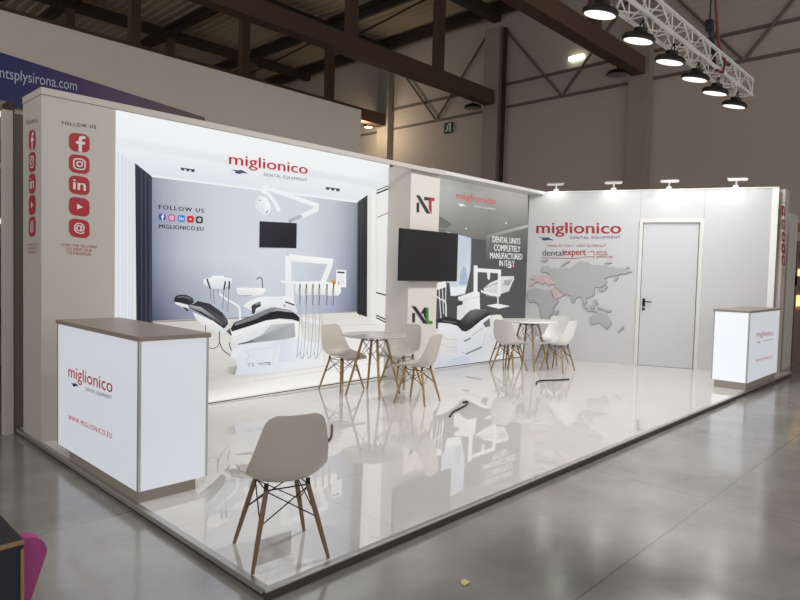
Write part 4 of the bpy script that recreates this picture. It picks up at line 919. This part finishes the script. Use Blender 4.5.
def make_table(at, rz, label, mtop, leg, wide=1.0, tall=1.0):
    at = (at[0], at[1], .004); t = local('round_table', label, 'table', at, rz, 'round dowel leg tables')
    m = MB(); m.lathe([(0.001, .728), (.385, .728), (.398, .734), (.402, .741), (.398, .748), (.385, .751), (0.001, .751)], mtop, (0, 0, 0), 64)
    m.v = [Vector((v.x*wide, v.y*wide, v.z*tall))*CK for v in m.v]; m.build('tabletop', t)
    def P(i, k):
        a = PI/4+PI/2*i; r = .345+(.15-.345)*k; return Vector((r*math.cos(a), r*math.sin(a), .69*k*tall))*CK
    for i in range(4):
        m = MB(); m.tube([P(i, 0), P(i, .12), P(i, .6), P(i, 1)], [.011*CK, .013*CK, .017*CK, .0155*CK], leg, 12); m.build('leg', t)
    m = MB()
    for i in range(4):
        j = (i+1) % 4
        m.tube([P(i, .62), P(j, 1.0)], .0035*CK, M_dark, 6); m.tube([P(j, .62), P(i, 1.0)], .0035*CK, M_dark, 6); m.tube([P(i, .99), P(j, .99)], .006*CK, M_dark, 6)
        m.tube([P(i, .96), P(i, 1)+Vector((0, 0, .038*CK))], .013*CK, M_dark, 8)
    m.build('wire_brace', t)
    return t
make_table((5.91, 6.12, 0), math.radians(14), 'round grey topped table between the grey chairs near the lightbox', mat('grey table lacquer', (178, 174, 168), .22), M_wood)
make_table((9.74, 6.07, 0), math.radians(4), 'round white topped table with white chairs by the map wall', mat('white table lacquer', (238, 237, 232), .25), M_wood, 1.12, 1.06)

# cables lying on the tiles
def cable(pts, label):
    m = MB(); P = [pts[0]]+pts+[pts[-1]]; out = []
    for i in range(1, len(P)-2):
        for k in range(8):
            u = k/8; p0, p1, p2, p3 = [Vector(P[i+q]) for q in (-1, 0, 1, 2)]
            out.append(.5*(2*p1+(p2-p0)*u+(2*p0-5*p1+4*p2-p3)*u*u+(3*p1-p0-3*p2+p3)*u**3))
    m.tube(out+[Vector(pts[-1])], .012, M_dark, 8)
    tag(m.build('floor_cable'), label, 'cable', 'loose black cable ends on the tiles')
def fl_(u, v, z=.012): d = ray(u, v); return tuple(EYE+d*((z-H)/d.z))
cable([fl_(450, 416.5), fl_(453, 412), fl_(460, 408.5), fl_(466, 405), fl_(467.5, 401.8), fl_(463, 402.5)], 'hooked black cable end on the tiles right of the grey table chairs')
cable([fl_(536.4, 384), fl_(537.4, 381.4), fl_(545, 380.4), fl_(557, 380), fl_(569, 379.2)], 'nearly straight black cable on the tiles in front of the white table')
cable([fl_(322, 442.6), fl_(326, 442), fl_(330, 438.5), fl_(331.8, 433), fl_(331.8, 425)], 'curved black cable end on the tiles beside the lone front chair')

# ================================================================== AROUND THE STAND
# scrap on the concrete
m = MB(); c = Vector(on_ := tuple(EYE+ray(466, 583)*((HF+.004-H)/ray(466, 583).z)))
pts = [c+Vector((x, y, z))*.62 for x, y, z in ((-.05, -.02, .0), (0, -.03, .012), (.05, -.01, .0), (.03, .03, .014), (-.02, .04, .03), (-.045, .02, .01), (0, 0, .02))]
m.mesh(pts, [(0, 1, 6), (1, 2, 6), (2, 3, 6), (3, 4, 6), (4, 5, 6), (5, 0, 6)], M_leaf); m.mesh([q-Vector((0, 0, .003)) for q in pts], [(6, 1, 0), (6, 2, 1), (6, 3, 2), (6, 4, 3), (6, 5, 4), (6, 0, 5)], M_leaf)
tag(m.build('paper_scrap'), 'small crumpled yellowish scrap lying on the concrete in front', 'litter')

# black desk and magenta chair bottom left
t = thing('desk', 'black desk corner with tan edging at the bottom left', 'desk', (0, 2.6, HF))
dx1, dy0, dzt = .63, 2.335, .76
m = MB(); m.box((-.7, dy0, dzt-.028), (dx1, dy0+.62, dzt), M_desk); m.build('desktop', t)
m = MB(); m.box((-.7, dy0+.004, HF), (dx1-.012, dy0+.03, dzt-.03), M_desk); m.build('front_panel', t)
m = MB(); m.box((-.7, dy0-.004, dzt-.014), (dx1, dy0, dzt+.001), M_tan); m.box((dx1-.010, dy0-.004, HF), (dx1, dy0+.03, dzt-.03), M_tan); m.build('edge_banding', t)
m = MB(); m.box((-.7, dy0+.03, HF), (-.67, dy0+.6, dzt-.03), M_desk); m.build('side_panel', t)
t = thing('upholstered_chair', 'magenta fabric chair tucked beside the black desk', 'chair', (.45, 2.7, HF))
m = MB(); cxp, w0, w1 = .42, .20, .315
out = [(cxp-w0, .30), (cxp+w0, .30)]
def rc(): 
    P = [(cxp-w0, .28), (cxp+w0, .28)]
    for i in range(9):
        a = PI/2*i/8; P.append((cxp+w1-.07+.07*math.cos(a), .66+.07*math.sin(a)-.01))
    for i in range(9):
        a = PI/2+PI/2*i/8; P.append((cxp-w1+.07+.07*math.cos(a), .66+.07*math.sin(a)-.01))
    return P
P2 = rc(); yb_ = lambda z: 2.46-.04*(z-.3)
front = [Vector((x, yb_(z), z)) for x, z in P2]; back = [Vector((x, yb_(z)+.06, z)) for x, z in P2]; n2 = len(P2)
m.mesh(front+back, [list(range(n2)), list(range(2*n2-1, n2-1, -1))]+[[i, n2+i, n2+(i+1) % n2, (i+1) % n2] for i in range(n2)], M_pink); m.build('backrest', t)
m = MB(); m.box((cxp-.25, 2.53, .36), (cxp+.23, 2.93, .45), M_pink, .03); m.build('seat', t)
for sx in (-.2, .18):
    for sy in (2.57, 2.9):
        m = MB(); m.tube([(cxp+sx, sy, HF), (cxp+sx*.9, sy, .37)], .014, M_dark, 8); m.build('leg', t)
m = MB(); m.tube([(cxp-.1, 2.5, .34), (cxp-.1, 2.6, .35), (cxp-.1, 2.7, .36)], .015, M_dark, 8); m.tube([(cxp+.1, 2.5, .34), (cxp+.1, 2.6, .35), (cxp+.1, 2.7, .36)], .015, M_dark, 8); m.build('back_support', t)

# left neighbour: tall pale post and a shelf rack beyond
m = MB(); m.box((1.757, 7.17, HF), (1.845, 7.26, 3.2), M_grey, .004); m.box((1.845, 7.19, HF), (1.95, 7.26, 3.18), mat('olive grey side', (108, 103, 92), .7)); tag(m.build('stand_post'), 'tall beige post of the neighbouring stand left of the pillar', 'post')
t = thing('shelf_rack', 'dark shelf rack with glowing strips at the far left edge', 'shelving', (1.5, 8.3, HF))
for xx in (1.2, 2.1):
    m = MB(); m.box((xx, 8.3, HF), (xx+.05, 8.6, 3.55), M_steel); m.build('upright', t)
for z in (.4, 1.1, 1.8, 2.45, 3.05):
    m = MB(); m.box((1.25, 8.3, z), (2.1, 8.6, z+.04), M_steel); m.build('shelf', t)
for z in (1.84, 2.49, 3.09):
    m = MB(); m.box((1.25, 8.52, z+.3), (2.1, 8.56, z+.36), M_lens if z != 2.49 else M_white); m.build('light_strip', t)
m = MB(); m.box((1.2, 8.62, HF), (2.2, 8.66, 3.6), mat('rack back board', (120, 112, 106), .7)); m.build('back_board', t)

# right neighbour: white panel, brown display with warm light
m = MB(); m.box((14.2, 3.02, HF), (14.9, 3.12, 3.05), M_grey, .004); tag(m.build('booth_wall'), 'pale grey wall of the next stand behind the right pillar', 'wall')
t = thing('display_cabinet', 'brown display cabinet with warm lit niches at the right edge', 'cabinet', (16.5, 3.1, HF))
m = MB(); m.box((14.92, 3.0, HF), (18.5, 3.08, 1.1), M_brown); m.box((14.92, 3.0, 2.35), (18.5, 3.08, 2.55), M_brown); m.box((14.92, 3.0, 1.1), (15.0, 3.08, 2.35), M_brown); m.box((14.92, 3.0, 1.62), (18.5, 3.08, 1.82), M_brown); m.build('front', t)
m = MB(); m.box((14.92, 3.5, HF), (18.5, 3.55, 2.55), M_brown); m.box((14.92, 3.08, HF), (14.96, 3.5, 2.55), M_brown); m.box((14.96, 3.08, 1.04), (18.5, 3.5, 1.1), M_brown); m.build('carcass', t)
for z0_, z1_ in ((1.12, 1.38), (1.84, 2.0)):
    m = MB(); m.box((15.0, 3.4, z0_), (18.4, 3.44, z1_), M_warm); m.build('lit_niche', t)
m = MB(); m.box((14.92, 2.75, 2.9), (18.5, 3.55, 2.96), mat('warm lit canopy', (208, 178, 140), .6)); m.box((16.0, 3.45, 2.55), (16.06, 3.5, 2.9), M_brown); m.build('canopy', t)

# ================================================================== LIGHT
def area(name, at, size, power, col=(1, .985, .96), aim=None, shape='DISK', size_y=None):
    l = bpy.data.lights.new(name, 'AREA'); l.energy = power; l.color = col; l.shape = shape; l.size = size*K
    if size_y: l.size_y = size_y*K
    o = bpy.data.objects.new(name, l); C.objects.link(o); o.location = Vector(at)*K
    if aim is not None: o.rotation_euler = (Vector(aim)).to_track_quat('-Z', 'Y').to_euler()
    return o
for i, q in enumerate(LIGHTS):
    area('lamp_light', q, .34, 28 if q[2] < 6 else 45, aim=(0, math.sin(TILT), -math.cos(TILT)) if q[2] < 6 else None)
for s_ in SP:
    q = wxyz(s_, .16, RT+.12); area('spot_light', q, .26, 1.1, (1, 1, .93), Vector((0, 0, -1))*1.0-n_*.22, 'RECTANGLE', .15)
l = bpy.data.lights.new('flood_light', 'POINT'); l.energy = 110; l.color = (1, .86, .62); l.shadow_soft_size = .15
o = bpy.data.objects.new('flood_light', l); C.objects.link(o); o.location = (fl+Vector((-.9, -.6, -.5)))*K
w = bpy.data.worlds.new('hall'); w.use_nodes = True; bpy.context.scene.world = w
w.node_tree.nodes['Background'].inputs['Color'].default_value = (.95, .94, .925, 1); w.node_tree.nodes['Background'].inputs['Strength'].default_value = .9

# ================================================================== CAMERA
cam = bpy.data.cameras.new('camera'); cam.sensor_width = 36; cam.sensor_fit = 'HORIZONTAL'; cam.lens = F/800*36; cam.clip_start = .05; cam.clip_end = 200
co = bpy.data.objects.new('camera', cam); C.objects.link(co)
R3 = Matrix((right, up, -fwd)).transposed(); co.matrix_world = Matrix.Translation(EYE*K) @ R3.to_4x4()
sc_ = bpy.context.scene; sc_.camera = co
sc_.view_settings.view_transform = 'Standard'; sc_.view_settings.look = 'None'; sc_.view_settings.exposure = 0.0; sc_.view_settings.gamma = 1; sc_.view_settings.use_curve_mapping = False
for o in CLEAN:
    if '_at' in o: del o['_at']
